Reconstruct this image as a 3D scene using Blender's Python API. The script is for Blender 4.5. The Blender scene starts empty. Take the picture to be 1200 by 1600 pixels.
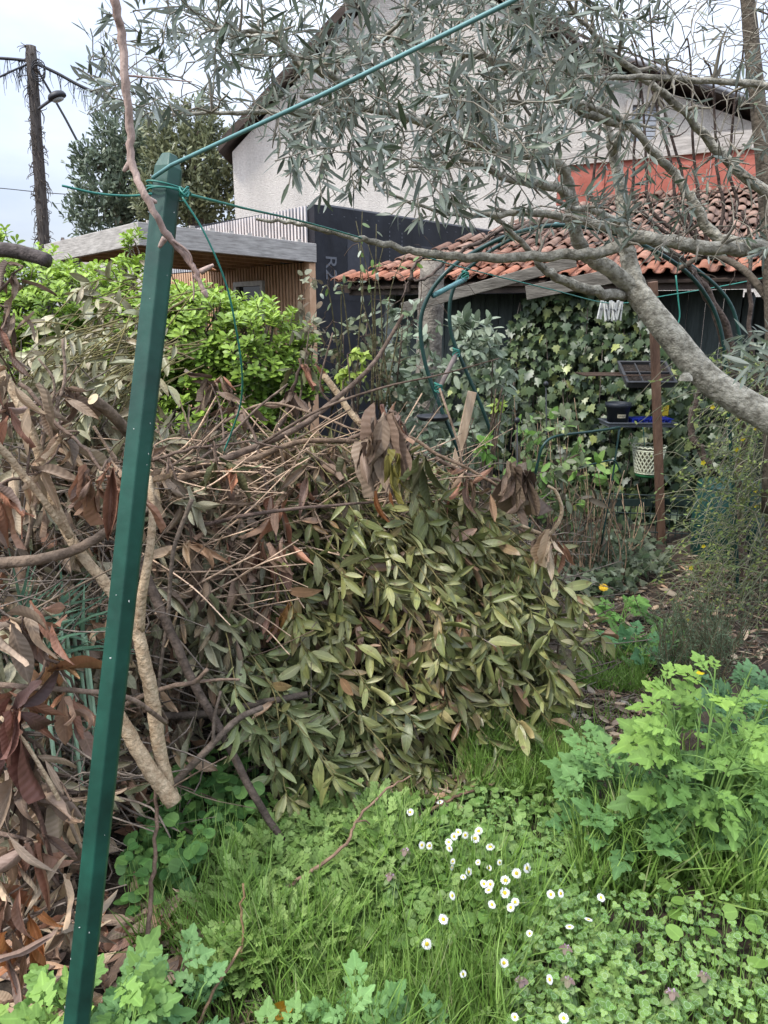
import bpy, math, random
import numpy as np
from mathutils import Vector, Matrix, Euler

sc = bpy.context.scene
col = sc.collection
R = math.radians
rng = np.random.default_rng(7)

# ------------------------------------------------------------------ camera
F = 1130.0                      # focal length in photo pixels (1200 x 1600)
PITCH = math.atan(300.0 / F)
EYE = np.array([0.0, 0.0, 1.6])
cam = bpy.data.cameras.new("camera")
cam.sensor_fit = 'VERTICAL'; cam.sensor_height = 36.0; cam.lens = 36.0 * F / 1600.0
cam.clip_start = 0.05; cam.clip_end = 2000
camo = bpy.data.objects.new("camera", cam); col.objects.link(camo)
camo.location = EYE; camo.rotation_euler = (math.pi / 2 - PITCH, 0, 0)
sc.camera = camo

# ------------------------------------------------------------------ sky, sun, exposure
SUN_EL, SUN_AZ = R(52), R(238)
world = bpy.data.worlds.new("World"); sc.world = world; world.use_nodes = True
nt = world.node_tree; nt.nodes.clear()
wo = nt.nodes.new("ShaderNodeOutputWorld"); bg = nt.nodes.new("ShaderNodeBackground")
sky = nt.nodes.new("ShaderNodeTexSky"); sky.sky_type = 'NISHITA'; sky.sun_disc = False
sky.sun_elevation = SUN_EL; sky.sun_rotation = SUN_AZ; sky.air_density = 1.0; sky.dust_density = 2.0
tc = nt.nodes.new("ShaderNodeTexCoord"); mp = nt.nodes.new("ShaderNodeMapping"); mp.inputs['Scale'].default_value = (1, 1, 2.6)
no = nt.nodes.new("ShaderNodeTexNoise"); no.inputs['Scale'].default_value = 2.3; no.inputs['Detail'].default_value = 6; no.inputs['Roughness'].default_value = .55
rp = nt.nodes.new("ShaderNodeValToRGB")
rp.color_ramp.elements[0].position = .30; rp.color_ramp.elements[0].color = (4.3, 5.1, 6.9, 1)
rp.color_ramp.elements[1].position = .72; rp.color_ramp.elements[1].color = (7.7, 8.2, 9.0, 1)
mx = nt.nodes.new("ShaderNodeMixRGB"); mx.inputs[0].default_value = .86
L = nt.links.new
# an overcast sky is about three times brighter overhead than at the horizon
sx = nt.nodes.new("ShaderNodeSeparateXYZ"); zr = nt.nodes.new("ShaderNodeMapRange"); zr.inputs[1].default_value = 0.0; zr.inputs[2].default_value = 1.0; zr.inputs[3].default_value = .38; zr.inputs[4].default_value = 1.9
L(tc.outputs['Generated'], sx.inputs[0]); L(sx.outputs[2], zr.inputs[0])
ze = nt.nodes.new("ShaderNodeMixRGB"); ze.blend_type = 'MULTIPLY'; ze.inputs[0].default_value = 1; L(zr.outputs[0], ze.inputs[2])
L(tc.outputs['Generated'], mp.inputs[0]); L(mp.outputs[0], no.inputs['Vector']); L(no.outputs['Fac'], rp.inputs[0])
L(sky.outputs[0], mx.inputs[1]); L(rp.outputs[0], ze.inputs[1]); L(ze.outputs[0], mx.inputs[2]); L(mx.outputs[0], bg.inputs[0])
bg.inputs[1].default_value = 0.10
L(bg.outputs[0], wo.inputs[0])
sun = bpy.data.lights.new("sun", 'SUN'); sun.energy = 1.5; sun.angle = R(10); sun.color = (1, .96, .9)
suno = bpy.data.objects.new("sun", sun); col.objects.link(suno); suno.location = (0, 0, 30)
sd = Vector((math.sin(SUN_AZ) * math.cos(SUN_EL), math.cos(SUN_AZ) * math.cos(SUN_EL), math.sin(SUN_EL)))
suno.rotation_euler = sd.to_track_quat('Z', 'Y').to_euler()
sc.view_settings.view_transform = 'Standard'; sc.view_settings.look = 'None'
sc.view_settings.exposure = 1.2; sc.view_settings.gamma = 1.0
sc.cycles.max_bounces = 6; sc.cycles.diffuse_bounces = 1; sc.cycles.glossy_bounces = 2
sc.cycles.transmission_bounces = 4; sc.cycles.transparent_max_bounces = 6
sc.cycles.caustics_reflective = False; sc.cycles.caustics_refractive = False

# ------------------------------------------------------------------ where a photo point lies at a chosen distance
CP, SP = math.cos(PITCH), math.sin(PITCH)
def ray(px, py):
    x, y = (px - 600.0) / F, (800.0 - py) / F
    return np.array([x, y * SP + CP, y * CP - SP])
def W(px, py, Y):
    d = ray(px, py); return EYE + d * (Y / d[1])
def Z(px, py, z=0.0):
    d = ray(px, py); return EYE + d * ((z - EYE[2]) / d[2])
def WL(pts): return np.array([W(*p) for p in pts])
def nrm(a):
    a = np.asarray(a, float); return a / np.maximum(np.linalg.norm(a, axis=-1, keepdims=True), 1e-9)

# ------------------------------------------------------------------ materials
def _mat(name):
    m = bpy.data.materials.new(name); m.use_nodes = True
    t = m.node_tree; b = t.nodes['Principled BSDF']; return m, t, b
def surf(name, c1, c2, rough=.8, scale=8, detail=6, bump=.3, bscale=None, stretch=(1, 1, 1), metal=0, spec=.3, tint=False, lo=.35, hi=.65, streak=0):
    """Mottled surface: two colours mixed by noise, with a bump of its own; tint=True multiplies by the mesh's own colour attribute."""
    m, t, b = _mat(name); N, K = t.nodes, t.links.new
    co = N.new("ShaderNodeTexCoord"); mpn = N.new("ShaderNodeMapping"); mpn.inputs['Scale'].default_value = stretch
    K(co.outputs['Object'], mpn.inputs[0])
    n = N.new("ShaderNodeTexNoise"); n.inputs['Scale'].default_value = scale; n.inputs['Detail'].default_value = detail; n.inputs['Roughness'].default_value = .62
    K(mpn.outputs[0], n.inputs['Vector'])
    r = N.new("ShaderNodeValToRGB"); r.color_ramp.elements[0].position = lo; r.color_ramp.elements[1].position = hi
    r.color_ramp.elements[0].color = (*c1, 1); r.color_ramp.elements[1].color = (*c2, 1)
    K(n.outputs['Fac'], r.inputs[0]); out = r.outputs[0]
    if tint:
        a = N.new("ShaderNodeAttribute"); a.attribute_name = "tint"
        mu = N.new("ShaderNodeMixRGB"); mu.blend_type = 'MULTIPLY'; mu.inputs[0].default_value = 1
        K(out, mu.inputs[1]); K(a.outputs['Color'], mu.inputs[2]); out = mu.outputs[0]
    if streak:
        m3 = N.new("ShaderNodeMapping"); m3.inputs['Scale'].default_value = (3.2, 3.2, .22); K(co.outputs['Object'], m3.inputs[0]); n3 = N.new("ShaderNodeTexNoise"); n3.inputs['Scale'].default_value = 1.3; n3.inputs['Detail'].default_value = 7; K(m3.outputs[0], n3.inputs['Vector'])
        mr = N.new("ShaderNodeMapRange"); mr.inputs[1].default_value = .35; mr.inputs[2].default_value = .62; mr.inputs[3].default_value = 1 - streak; mr.inputs[4].default_value = 1; K(n3.outputs['Fac'], mr.inputs[0])
        mu = N.new("ShaderNodeMixRGB"); mu.blend_type = 'MULTIPLY'; mu.inputs[0].default_value = 1; K(out, mu.inputs[1]); K(mr.outputs[0], mu.inputs[2]); out = mu.outputs[0]
    K(out, b.inputs['Base Color'])
    b.inputs['Roughness'].default_value = rough; b.inputs['Metallic'].default_value = metal; b.inputs['Specular IOR Level'].default_value = spec
    if bump:
        n2 = N.new("ShaderNodeTexNoise"); n2.inputs['Scale'].default_value = bscale or scale * 3; n2.inputs['Detail'].default_value = 5
        K(mpn.outputs[0], n2.inputs['Vector'])
        bu = N.new("ShaderNodeBump"); bu.inputs['Strength'].default_value = bump; bu.inputs['Distance'].default_value = .02
        K(n2.outputs['Fac'], bu.inputs['Height']); K(bu.outputs[0], b.inputs['Normal'])
    return m
def leafmat(name, rough=.5, trans=.25, rib=.35, veins=0.0, vfreq=9, under=None, chevron=False, spec=.35, mott=.35, mscale=30, blotch=None):
    """Leaf: the mesh's per-leaf colour, mottled, with midrib and side veins laid along the leaf's own UV."""
    m, t, b = _mat(name); N, K = t.nodes, t.links.new
    a = N.new("ShaderNodeAttribute"); a.attribute_name = "tint"
    uv = N.new("ShaderNodeUVMap"); sp = N.new("ShaderNodeSeparateXYZ"); K(uv.outputs[0], sp.inputs[0])
    def M(op, x, y=None):
        q = N.new("ShaderNodeMath"); q.operation = op
        for i, s in enumerate((x, y)):
            if s is None: continue
            if isinstance(s, (int, float)): q.inputs[i].default_value = s
            else: K(s, q.inputs[i])
        return q.outputs[0]
    av = M('ABSOLUTE', sp.outputs[1])
    co = N.new("ShaderNodeTexCoord"); n = N.new("ShaderNodeTexNoise"); n.inputs['Scale'].default_value = mscale; n.inputs['Detail'].default_value = 4
    K(co.outputs['Object'], n.inputs['Vector'])
    hsv = N.new("ShaderNodeHueSaturation"); K(a.outputs['Color'], hsv.inputs['Color'])
    K(M('ADD', M('MULTIPLY', n.outputs['Fac'], 2 * mott), 1 - mott), hsv.inputs['Value'])
    c = hsv.outputs[0]
    if blotch:
        n2 = N.new("ShaderNodeTexNoise"); n2.inputs['Scale'].default_value = 38; n2.inputs['Detail'].default_value = 5; n2.inputs['Roughness'].default_value = .7; K(co.outputs['Object'], n2.inputs['Vector'])
        mr = N.new("ShaderNodeMapRange"); mr.inputs[1].default_value = .56; mr.inputs[2].default_value = .68; mr.inputs[4].default_value = .8; K(n2.outputs['Fac'], mr.inputs[0])
        mu = N.new("ShaderNodeMixRGB"); K(mr.outputs[0], mu.inputs[0]); K(c, mu.inputs[1]); mu.inputs[2].default_value = (*blotch, 1); c = mu.outputs[0]
    if under is not None:
        g = N.new("ShaderNodeNewGeometry"); mu = N.new("ShaderNodeMixRGB"); K(g.outputs['Backfacing'], mu.inputs[0]); K(c, mu.inputs[1]); mu.inputs[2].default_value = (*under, 1); c = mu.outputs[0]
    if rib:
        mr = N.new("ShaderNodeMapRange"); mr.inputs[1].default_value = .03; mr.inputs[2].default_value = .14; mr.inputs[3].default_value = rib; mr.inputs[4].default_value = 0
        K(av, mr.inputs[0]); mu = N.new("ShaderNodeMixRGB"); mu.blend_type = 'ADD'; K(mr.outputs[0], mu.inputs[0]); K(c, mu.inputs[1]); K(c, mu.inputs[2]); c = mu.outputs[0]
    if chevron:
        d = M('ABSOLUTE', M('SUBTRACT', M('ADD', sp.outputs[0], M('MULTIPLY', av, .35)), .56))
        mr = N.new("ShaderNodeMapRange"); mr.inputs[1].default_value = .03; mr.inputs[2].default_value = .07; mr.inputs[3].default_value = .55; mr.inputs[4].default_value = 0
        K(d, mr.inputs[0]); mu = N.new("ShaderNodeMixRGB"); K(mr.outputs[0], mu.inputs[0]); K(c, mu.inputs[1]); mu.inputs[2].default_value = (.45, .6, .38, 1); c = mu.outputs[0]
    K(c, b.inputs['Base Color']); b.inputs['Roughness'].default_value = rough; b.inputs['Specular IOR Level'].default_value = spec
    bu = None
    if veins:
        s = M('SINE', M('MULTIPLY', M('SUBTRACT', sp.outputs[0], M('MULTIPLY', av, .12)), vfreq * 6.283))
        bu = N.new("ShaderNodeBump"); bu.inputs['Strength'].default_value = veins; bu.inputs['Distance'].default_value = .004
        K(M('MULTIPLY', s, M('MINIMUM', M('MULTIPLY', av, 3.0), 1.0)), bu.inputs['Height']); K(bu.outputs[0], b.inputs['Normal'])
    if trans:
        tr = N.new("ShaderNodeBsdfTranslucent"); K(c, tr.inputs[0]); mi = N.new("ShaderNodeMixShader"); mi.inputs[0].default_value = trans
        K(b.outputs[0], mi.inputs[1]); K(tr.outputs[0], mi.inputs[2]); K(mi.outputs[0], t.nodes['Material Output'].inputs[0])
    return m
def plain(name, c, rough=.5, metal=0, spec=.4, var=.15, scale=20, bump=.0):
    return surf(name, tuple(x * (1 - var) for x in c), tuple(min(1, x * (1 + var)) for x in c), rough, scale, 4, bump, None, (1, 1, 1), metal, spec)

# ------------------------------------------------------------------ mesh builder
class MB:
    def __init__(s): s.v, s.f, s.tint, s.uv, s.n = [], [], [], [], 0
    def add(s, v, faces, tint=(1, 1, 1), uv=None):
        v = np.asarray(v, float).reshape(-1, 3); k = len(v)
        s.v.append(v); s.f.append(np.asarray(faces, int) + s.n)
        t = np.asarray(tint, float); s.tint.append(np.broadcast_to(t, (k, 3)) if t.ndim == 1 else t)
        s.uv.append(np.zeros((k, 2)) if uv is None else np.asarray(uv, float)); s.n += k
    def build(s, name, mat, parent=None, origin=None, smooth=True, bevel=0, sub=None):
        if not s.v: s.add(np.zeros((3, 3)), [[0, 1, 2]])
        v = np.concatenate(s.v)
        me = bpy.data.meshes.new(name)
        o = bpy.data.objects.new(name, me); col.objects.link(o)
        if parent is not None:
            root = parent
            off = np.array(root.get('_o', (0, 0, 0)))
            o.parent = parent; o['_o'] = tuple(off)
        else:
            off = np.array(origin) if origin is not None else np.array([v[:, 0].mean(), v[:, 1].mean(), v[:, 2].min()])
            o.location = off; o['_o'] = tuple(float(q) for q in off)
        fl = [f for f in s.f if len(f)]
        loops = np.concatenate([f.reshape(-1) for f in fl]).astype(np.int32)
        sizes = np.concatenate([np.full(len(f), f.shape[1]) for f in fl])
        starts = np.concatenate([[0], np.cumsum(sizes)[:-1]]).astype(np.int32)
        me.vertices.add(len(v)); me.vertices.foreach_set("co", (v - off).astype(np.float32).ravel())
        me.loops.add(len(loops)); me.loops.foreach_set("vertex_index", loops)
        me.polygons.add(len(sizes)); me.polygons.foreach_set("loop_start", starts)
        me.polygons.foreach_set("use_smooth", np.full(len(sizes), smooth))
        at = me.attributes.new("tint", 'FLOAT_COLOR', 'POINT')
        at.data.foreach_set("color", np.concatenate([np.concatenate(s.tint), np.ones((len(v), 1))], 1).astype(np.float32).ravel())
        ul = me.uv_layers.new(name="UVMap"); ul.data.foreach_set("uv", np.concatenate(s.uv)[loops].astype(np.float32).ravel())
        me.update(calc_edges=True); me.validate()
        me.materials.append(mat)
        if bevel:
            b = o.modifiers.new("bevel", 'BEVEL'); b.width = bevel; b.segments = 2; b.limit_method = 'ANGLE'
        return o
THINGS = []
def tag(o, label, cat, group=None, kind=None):
    o['label'] = label
    o['category'] = cat
    if group: o['group'] = group
    if kind: o['kind'] = kind
    return o
def thing(name, label, cat, loc, group=None):
    o = bpy.data.objects.new(name, None); col.objects.link(o); o.empty_display_size = .1
    o.location = [float(q) for q in loc]; o['_o'] = tuple(float(q) for q in loc)
    return tag(o, label, cat, group)
def struct(o): o['kind'] = 'structure'; return o
def stuff(o, label, cat): return tag(o, label, cat, kind='stuff')

# shapes
def smoothline(P, n=4):
    """Catmull-Rom through rows of P (any number of columns)."""
    P = np.asarray(P, float)
    if len(P) < 3: 
        return np.array([P[0] + (P[-1] - P[0]) * t for t in np.linspace(0, 1, n + 1)])
    Q = np.vstack([2 * P[0] - P[1], P, 2 * P[-1] - P[-2]]); out = []
    for i in range(1, len(Q) - 2):
        a, b, c, d = Q[i - 1], Q[i], Q[i + 1], Q[i + 2]
        for t in np.arange(n) / n:
            out.append(.5 * (2 * b + (c - a) * t + (2 * a - 5 * b + 4 * c - d) * t * t + (3 * b - a - 3 * c + d) * t ** 3))
    out.append(P[-1]); return np.array(out)
def tube(mb, P, r, sides=6, tint=(1, 1, 1), caps=True, rough=0.0, g=rng):
    P = np.asarray(P, float); k = len(P); r = np.broadcast_to(np.asarray(r, float), (k,)) if np.ndim(r) < 1 or len(np.atleast_1d(r)) == k else np.interp(np.linspace(0, 1, k), np.linspace(0, 1, len(r)), r)
    T = np.gradient(P, axis=0); T = nrm(T)
    u = np.cross(T[0], [0, 0, 1.0]); u = u if np.linalg.norm(u) > .1 else np.cross(T[0], [1.0, 0, 0]); u = u / np.linalg.norm(u)
    a = np.arange(sides) * 2 * math.pi / sides; V = []
    for i in range(k):
        u = u - T[i] * (u @ T[i]); u = u / max(np.linalg.norm(u), 1e-9); w = np.cross(T[i], u)
        rr = r[i] * (1 + (g.uniform(-rough, rough, sides) if rough else 0))
        V.append(P[i] + (np.cos(a) * rr)[:, None] * u + (np.sin(a) * rr)[:, None] * w)
    V = np.concatenate(V)
    i, j = np.meshgrid(np.arange(k - 1), np.arange(sides), indexing='ij'); j2 = (j + 1) % sides
    q = np.stack([i * sides + j, i * sides + j2, (i + 1) * sides + j2, (i + 1) * sides + j], -1).reshape(-1, 4)
    mb.add(V, q, tint)
    if caps:
        mb.f.append(np.array([list(range(sides))[::-1]]) + mb.n - k * sides)
        mb.f.append(np.array([list(range(sides))]) + mb.n - sides)
def box(mb, c, half, ax=None, tint=(1, 1, 1)):
    ax = np.eye(3) if ax is None else np.asarray(ax, float)
    s = np.array([[x, y, z] for x in (-1, 1) for y in (-1, 1) for z in (-1, 1)], float) * np.asarray(half)
    mb.add(np.asarray(c) + s @ ax, [[0, 1, 3, 2], [4, 6, 7, 5], [0, 4, 5, 1], [2, 3, 7, 6], [0, 2, 6, 4], [1, 5, 7, 3]], tint)
def beam(mb, a, b, w, h, up=(0, 0, 1), tint=(1, 1, 1)):
    a, b = np.asarray(a, float), np.asarray(b, float); d = nrm(b - a); s = nrm(np.cross(d, up)); u = np.cross(s, d)
    box(mb, (a + b) / 2, (np.linalg.norm(b - a) / 2, w / 2, h / 2), np.array([d, s, u]), tint)
def lathe(mb, c, prof, sides=24, tint=(1, 1, 1), close=True):
    a = np.arange(sides) * 2 * math.pi / sides
    V = np.concatenate([np.stack([np.cos(a) * r, np.sin(a) * r, np.full(sides, z)], -1) for r, z in prof]) + np.asarray(c); k = len(prof)
    i, j = np.meshgrid(np.arange(k - 1), np.arange(sides), indexing='ij'); j2 = (j + 1) % sides
    mb.add(V, np.stack([i * sides + j, i * sides + j2, (i + 1) * sides + j2, (i + 1) * sides + j], -1).reshape(-1, 4), tint)
def prism(mb, poly, off, tint=(1, 1, 1)):
    poly = np.asarray(poly, float); k = len(poly); off = np.asarray(off, float)
    mb.add(np.vstack([poly, poly + off]), [[i, (i + 1) % k, k + (i + 1) % k, k + i] for i in range(k)], tint)
    mb.f.append(np.array([list(range(k))[::-1]]) + mb.n - 2 * k); mb.f.append(np.array([list(range(k))]) + mb.n - k)

# leaf templates: x across (-.5...5), y along (0..1); xn = place across (-1..1)
def blade(ys, ws, cols=3):
    xs = np.linspace(-1, 1, cols); v, uv = [], []
    for y, w in zip(ys, ws):
        for x in xs: v.append((x * w * .5, y)); uv.append((y, x))
    q = [[i * cols + j, i * cols + j + 1, (i + 1) * cols + j + 1, (i + 1) * cols + j] for i in range(len(ys) - 1) for j in range(cols - 1)]
    return np.array(v), np.array(uv), np.array(q)
def fan(outline, centre=(0, .5), ring=False):
    """Lobed leaf: triangles from points along the midrib out to the outline."""
    o = np.asarray(outline, float); k = len(o); c = np.array(centre, float)
    if not ring:
        v = np.vstack([o, [c]]); return v, np.stack([v[:, 1], v[:, 0] * 2], -1), np.array([[i, (i + 1) % k, k] for i in range(k)])
    v = np.vstack([o, c + (o - c) * .55, [c]]); f = []
    for i in range(k):
        j = (i + 1) % k; f += [[i, j, k + j], [i, k + j, k + i], [k + i, k + j, 2 * k]]
    return v, np.stack([v[:, 1], v[:, 0] * 2], -1), np.array(f)
T_LAUREL = blade([0, .08, .22, .42, .62, .80, .92, 1], [.05, .07, .62, .96, 1.0, .72, .36, .02])
T_BIG = blade(np.linspace(0, 1, 12), [.05, .22, .5, .74, .9, .98, 1, .95, .82, .6, .32, .02], 5)
T_OLIVE = blade([0, .12, .4, .7, .9, 1], [.06, .5, 1, .85, .4, .02])
T_HEDGE = blade([0, .3, .6, .82, 1], [.12, .55, 1, .95, .2])
T_GRASS = blade([0, .25, .5, .75, 1], [1, .95, .8, .5, .03], 2)
T_OVAL = blade([0, .15, .4, .7, .9, 1], [.1, .7, 1, .9, .5, .08])
th = np.linspace(0, 2 * math.pi, 11)[:-1]
T_IVY = fan([(0, .02), (.22, -.08), (.30, .1), (.52, .16), (.30, .42), (.34, .62), (.14, .64), (0, 1), (-.14, .64), (-.34, .62), (-.30, .42), (-.52, .16), (-.30, .1), (-.22, -.08)], (0, .32))
def lobed(k=45, lobes=3):
    o = []
    for i in range(k):
        a = -math.pi / 2 + 2 * math.pi * (i + .0) / k
        r = .5 * (.95 + .24 * math.cos(lobes * (a - math.pi / 2)) + .07 * math.cos(9 * (a - math.pi / 2)))
        o.append((r * math.cos(a) * .95, .5 + r * math.sin(a)))
    return fan(o, ring=True)
def compound(parts):
    V, U, Fs, n = [], [], [], 0
    for (bx, by, ang, ln, wd, tm) in parts:
        v, uv, f = tm; c, s = math.cos(ang), math.sin(ang)
        x, y = v[:, 0] * wd, v[:, 1] * ln
        V.append(np.stack([bx + x * c + y * s, by - x * s + y * c], -1)); U.append(uv); Fs.append(f + n); n += len(v)
    return np.concatenate(V), np.concatenate(U), np.concatenate(Fs)
_lb = lobed()
_st = blade([0, 1], [1, .6], 2)
def tri(f): return np.concatenate([f[:, [0, 1, 2]], f[:, [0, 2, 3]]]) if f.shape[1] == 4 else f
_st = (_st[0], _st[1], tri(_st[2]))
T_CEL = compound([(0, 0, 0, .6, .02, _st), (0, .55, 0, .47, .46, _lb), (.012, .52, 1.05, .36, .30, _lb), (-.012, .52, -1.05, .36, .30, _lb), (.01, .28, 1.2, .34, .27, _lb), (-.01, .26, -1.2, .34, .27, _lb), (.01, .10, 1.3, .2, .15, _lb), (-.01, .08, -1.3, .2, .15, _lb)])
_rd = fan([(.5 * math.sin(a) * (1 - .0), .5 - .5 * math.cos(a)) for a in th])
T_CLOVER = compound([(0, 0, 0, .5, .48, _rd), (0, 0, 2.1, .5, .48, _rd), (0, 0, -2.1, .5, .48, _rd)])
T_ROUND = fan([(.5 * math.sin(a) * (1 + .1 * math.cos(a)), (.12 if abs(a) < .1 or abs(a - 6.28) < .1 else 0) + .5 - .5 * math.cos(a)) for a in np.linspace(0, 2 * math.pi, 15)[:-1]])
_sm = fan([(0, 0), (.3, .35), (.25, .7), (0, 1), (-.25, .7), (-.3, .35)])
T_FERNY = compound([(0, 0, 0, 1, .016, _st)] + [(0, y, s * (1.0 - .2 * y), .34 * (1.1 - y * .75), .3 * (1.1 - y * .7), _sm) for y in (.15, .3, .45, .58, .7, .8, .9) for s in (1, -1)] + [(0, .88, 0, .16, .15, _sm)]
                   + [(s * .13 * (1.1 - y), y + .1, s * .4, .2 * (1.1 - y * .7), .18, _sm) for y in (.15, .3, .45, .58) for s in (1, -1)])
def leaves(mb, tm, P, D, Nn, Ln, Wd, tint, curl=0, fold=0, roll=0, crinkle=0, cf=8, twist=0, g=rng):
    v, uv, f = tm; P = np.asarray(P, float); n = len(P)
    if n == 0: return
    D = nrm(D); X = nrm(np.cross(D, Nn)); U = np.cross(X, D)
    ex = lambda a: np.broadcast_to(np.asarray(a, float), (n,))[:, None]
    Ln, Wd, curl, fold, roll, twist = ex(Ln), ex(Wd), ex(curl), ex(fold), ex(roll), ex(twist)
    x = v[:, 0][None] * Wd; y = v[:, 1][None] * Ln; xn = uv[:, 1][None]; yn = v[:, 1][None]
    up = fold * np.abs(x) - curl * Ln * yn * yn
    up = up + roll * Wd * xn * xn * .35; x = x * (1 - .25 * np.minimum(np.abs(roll), 1.5))
    if np.any(crinkle):
        ph = g.uniform(0, 6.28, (n, 1)); cr = ex(crinkle)
        up = up + cr * Wd * np.sin(yn * cf * 6.28 - np.abs(xn) * 2 + ph) * (np.abs(xn) * .8 + .1) + cr * 1.4 * Wd * np.sin(yn * 7 + ph * 2 + xn * 2)
    tw = twist * yn; ct, st = np.cos(tw), np.sin(tw); x, up = x * ct - up * st, x * st + up * ct
    V = P[:, None] + x[..., None] * X[:, None] + y[..., None] * D[:, None] + up[..., None] * U[:, None]
    m = len(v); Fc = (f[None] + (np.arange(n) * m)[:, None, None]).reshape(-1, f.shape[1])
    t = np.asarray(tint, float); t = np.broadcast_to(t, (n, 3))
    mb.add(V.reshape(-1, 3), Fc, np.repeat(t, m, 0), np.tile(uv, (n, 1)))
def pal(n, cols, jit=.18, g=rng, w=None):
    cols = np.asarray(cols, float); p = None if w is None else np.asarray(w) / np.sum(w)
    a, b = g.choice(len(cols), n, p=p), g.choice(len(cols), n, p=p); t = g.uniform(0, .5, (n, 1))
    return np.clip((cols[a] * (1 - t) + cols[b] * t) * g.uniform(1 - jit, 1 + jit, (n, 1)), 0, 1)
def rnd(n, s=1.0, g=rng): return g.normal(0, s, (n, 3))

# ------------------------------------------------------------------ shared materials
M = {}
M['laurel'] = leafmat("laurel leaf", .40, .10, .35, .05, 8, spec=.5, blotch=(.16, .085, .045))
M['brown'] = leafmat("dead leaf", .55, .12, .3, .16, 11, mott=.4)
M['olive'] = leafmat("olive leaf", .42, .15, .3, under=(.30, .33, .28), mott=.25, spec=.5)
M['hedge'] = leafmat("hedge leaf", .38, .25, .25, mott=.25)
M['soft'] = leafmat("soft leaf", .6, .3, .22, .06, 6, mott=.25)
M['clover'] = leafmat("clover leaf", .6, .28, .1, chevron=True, mott=.2)
M['grass'] = leafmat("grass blade", .5, .3, .25, mott=.2)
M['ivy'] = leafmat("ivy leaf", .38, .12, .12, mott=.3, spec=.5)
M['petal'] = leafmat("petal", .6, .2, 0, mott=.05)
M['bark_olive'] = surf("olive bark", (.15, .135, .10), (.54, .50, .40), .9, 26, 9, .9, 60, lo=.32, hi=.66)
M['bark_twig'] = surf("olive twig bark", (.15, .13, .10), (.32, .285, .22), .85, 20, 4, .2)
M['bark_grey'] = surf("grey bark", (.11, .088, .07), (.29, .235, .19), .9, 22, 6, .5, 70, tint=True)
M['wood_pale'] = surf("pale peeled wood", (.30, .20, .115), (.56, .43, .28), .8, 34, 8, .6, 90, lo=.3)
M['cutwood'] = surf("sawn wood end", (.5, .38, .22), (.62, .5, .32), .8, 30, 4, .2)
M['green_metal'] = plain("green enamel", (.012, .048, .040), .38, 0, .5, .12, 30, .05)
M['green_wire'] = plain("green plastic wire", (.03, .21, .16), .45, 0, .5, .15, 30)
M['black_plastic'] = plain("black plastic", (.02, .021, .024), .45)
# ------------------------------------------------------------------ ground
BUMPS = [(-.95, 3.05, .75, .5, .72), (.08, 3.0, .42, .33, .46), (-1.55, 2.35, .45, .5, .6)]
def gz(x, y):
    x, y = np.asarray(x, float), np.asarray(y, float)
    z = .012 * np.sin(x * 3.1 + 1) * np.cos(y * 2.7) + .008 * np.sin(x * 9 + y * 7)
    for cx, cy, sx, sy, h in BUMPS: z = z + h * np.exp(-(((x - cx) / sx) ** 2 + ((y - cy) / sy) ** 2) * 1.4)
    return z * np.exp(-np.maximum(0, np.hypot(x, y - 3) - 6) / 3)
def axis(c, fine, n, far):
    t = np.linspace(-1, 1, n); return c + np.sign(t) * (np.abs(t) * fine + np.abs(t) ** 9 * far)
gx, gy = axis(0, 5, 190, 600), axis(3.2, 5, 190, 600)
X, Y = np.meshgrid(gx, gy); k = len(gx)
ii, jj = np.meshgrid(np.arange(k - 1), np.arange(k - 1), indexing='ij')
mb = MB(); mb.add(np.stack([X, Y, gz(X, Y)], -1).reshape(-1, 3), np.stack([ii * k + jj, ii * k + jj + 1, (ii + 1) * k + jj + 1, (ii + 1) * k + jj], -1).reshape(-1, 4))
struct(mb.build("ground", surf("garden soil", (.028, .021, .015), (.085, .062, .043), .95, 9, 10, .9, 60), origin=(0, 0, 0)))

# ================================================================== BUILDINGS
def vert_ax(d):        # axes for a wall running along d
    d = nrm(np.array([d[0], d[1], 0.0])); n = np.array([-d[1], d[0], 0]); return np.array([d, n, [0, 0, 1.0]])
M['stucco'] = surf("cream roughcast", (.66, .59, .51), (.82, .75, .665), .95, 30, 8, .9, 55, streak=.15)
M['darkwood'] = surf("dark brown fascia", (.05, .035, .028), (.09, .065, .05), .7, 10)
M['tile'] = surf("terracotta tile", (.62, .55, .5), (1, 1, 1), .85, 14, 8, .4, 40, tint=True)
M['weathered'] = surf("weathered grey timber", (.32, .295, .265), (.58, .54, .49), .85, 6, 8, .35, 30, (1, 1, 9))
M['larch'] = surf("new larch timber", (.56, .32, .18), (.74, .48, .30), .7, 5, 8, .2, 25, (3, 3, 1))
M['membrane'] = surf("black wall membrane", (.012, .013, .018), (.028, .03, .038), .5, 2, 5, .6, 5, streak=.3)
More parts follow.
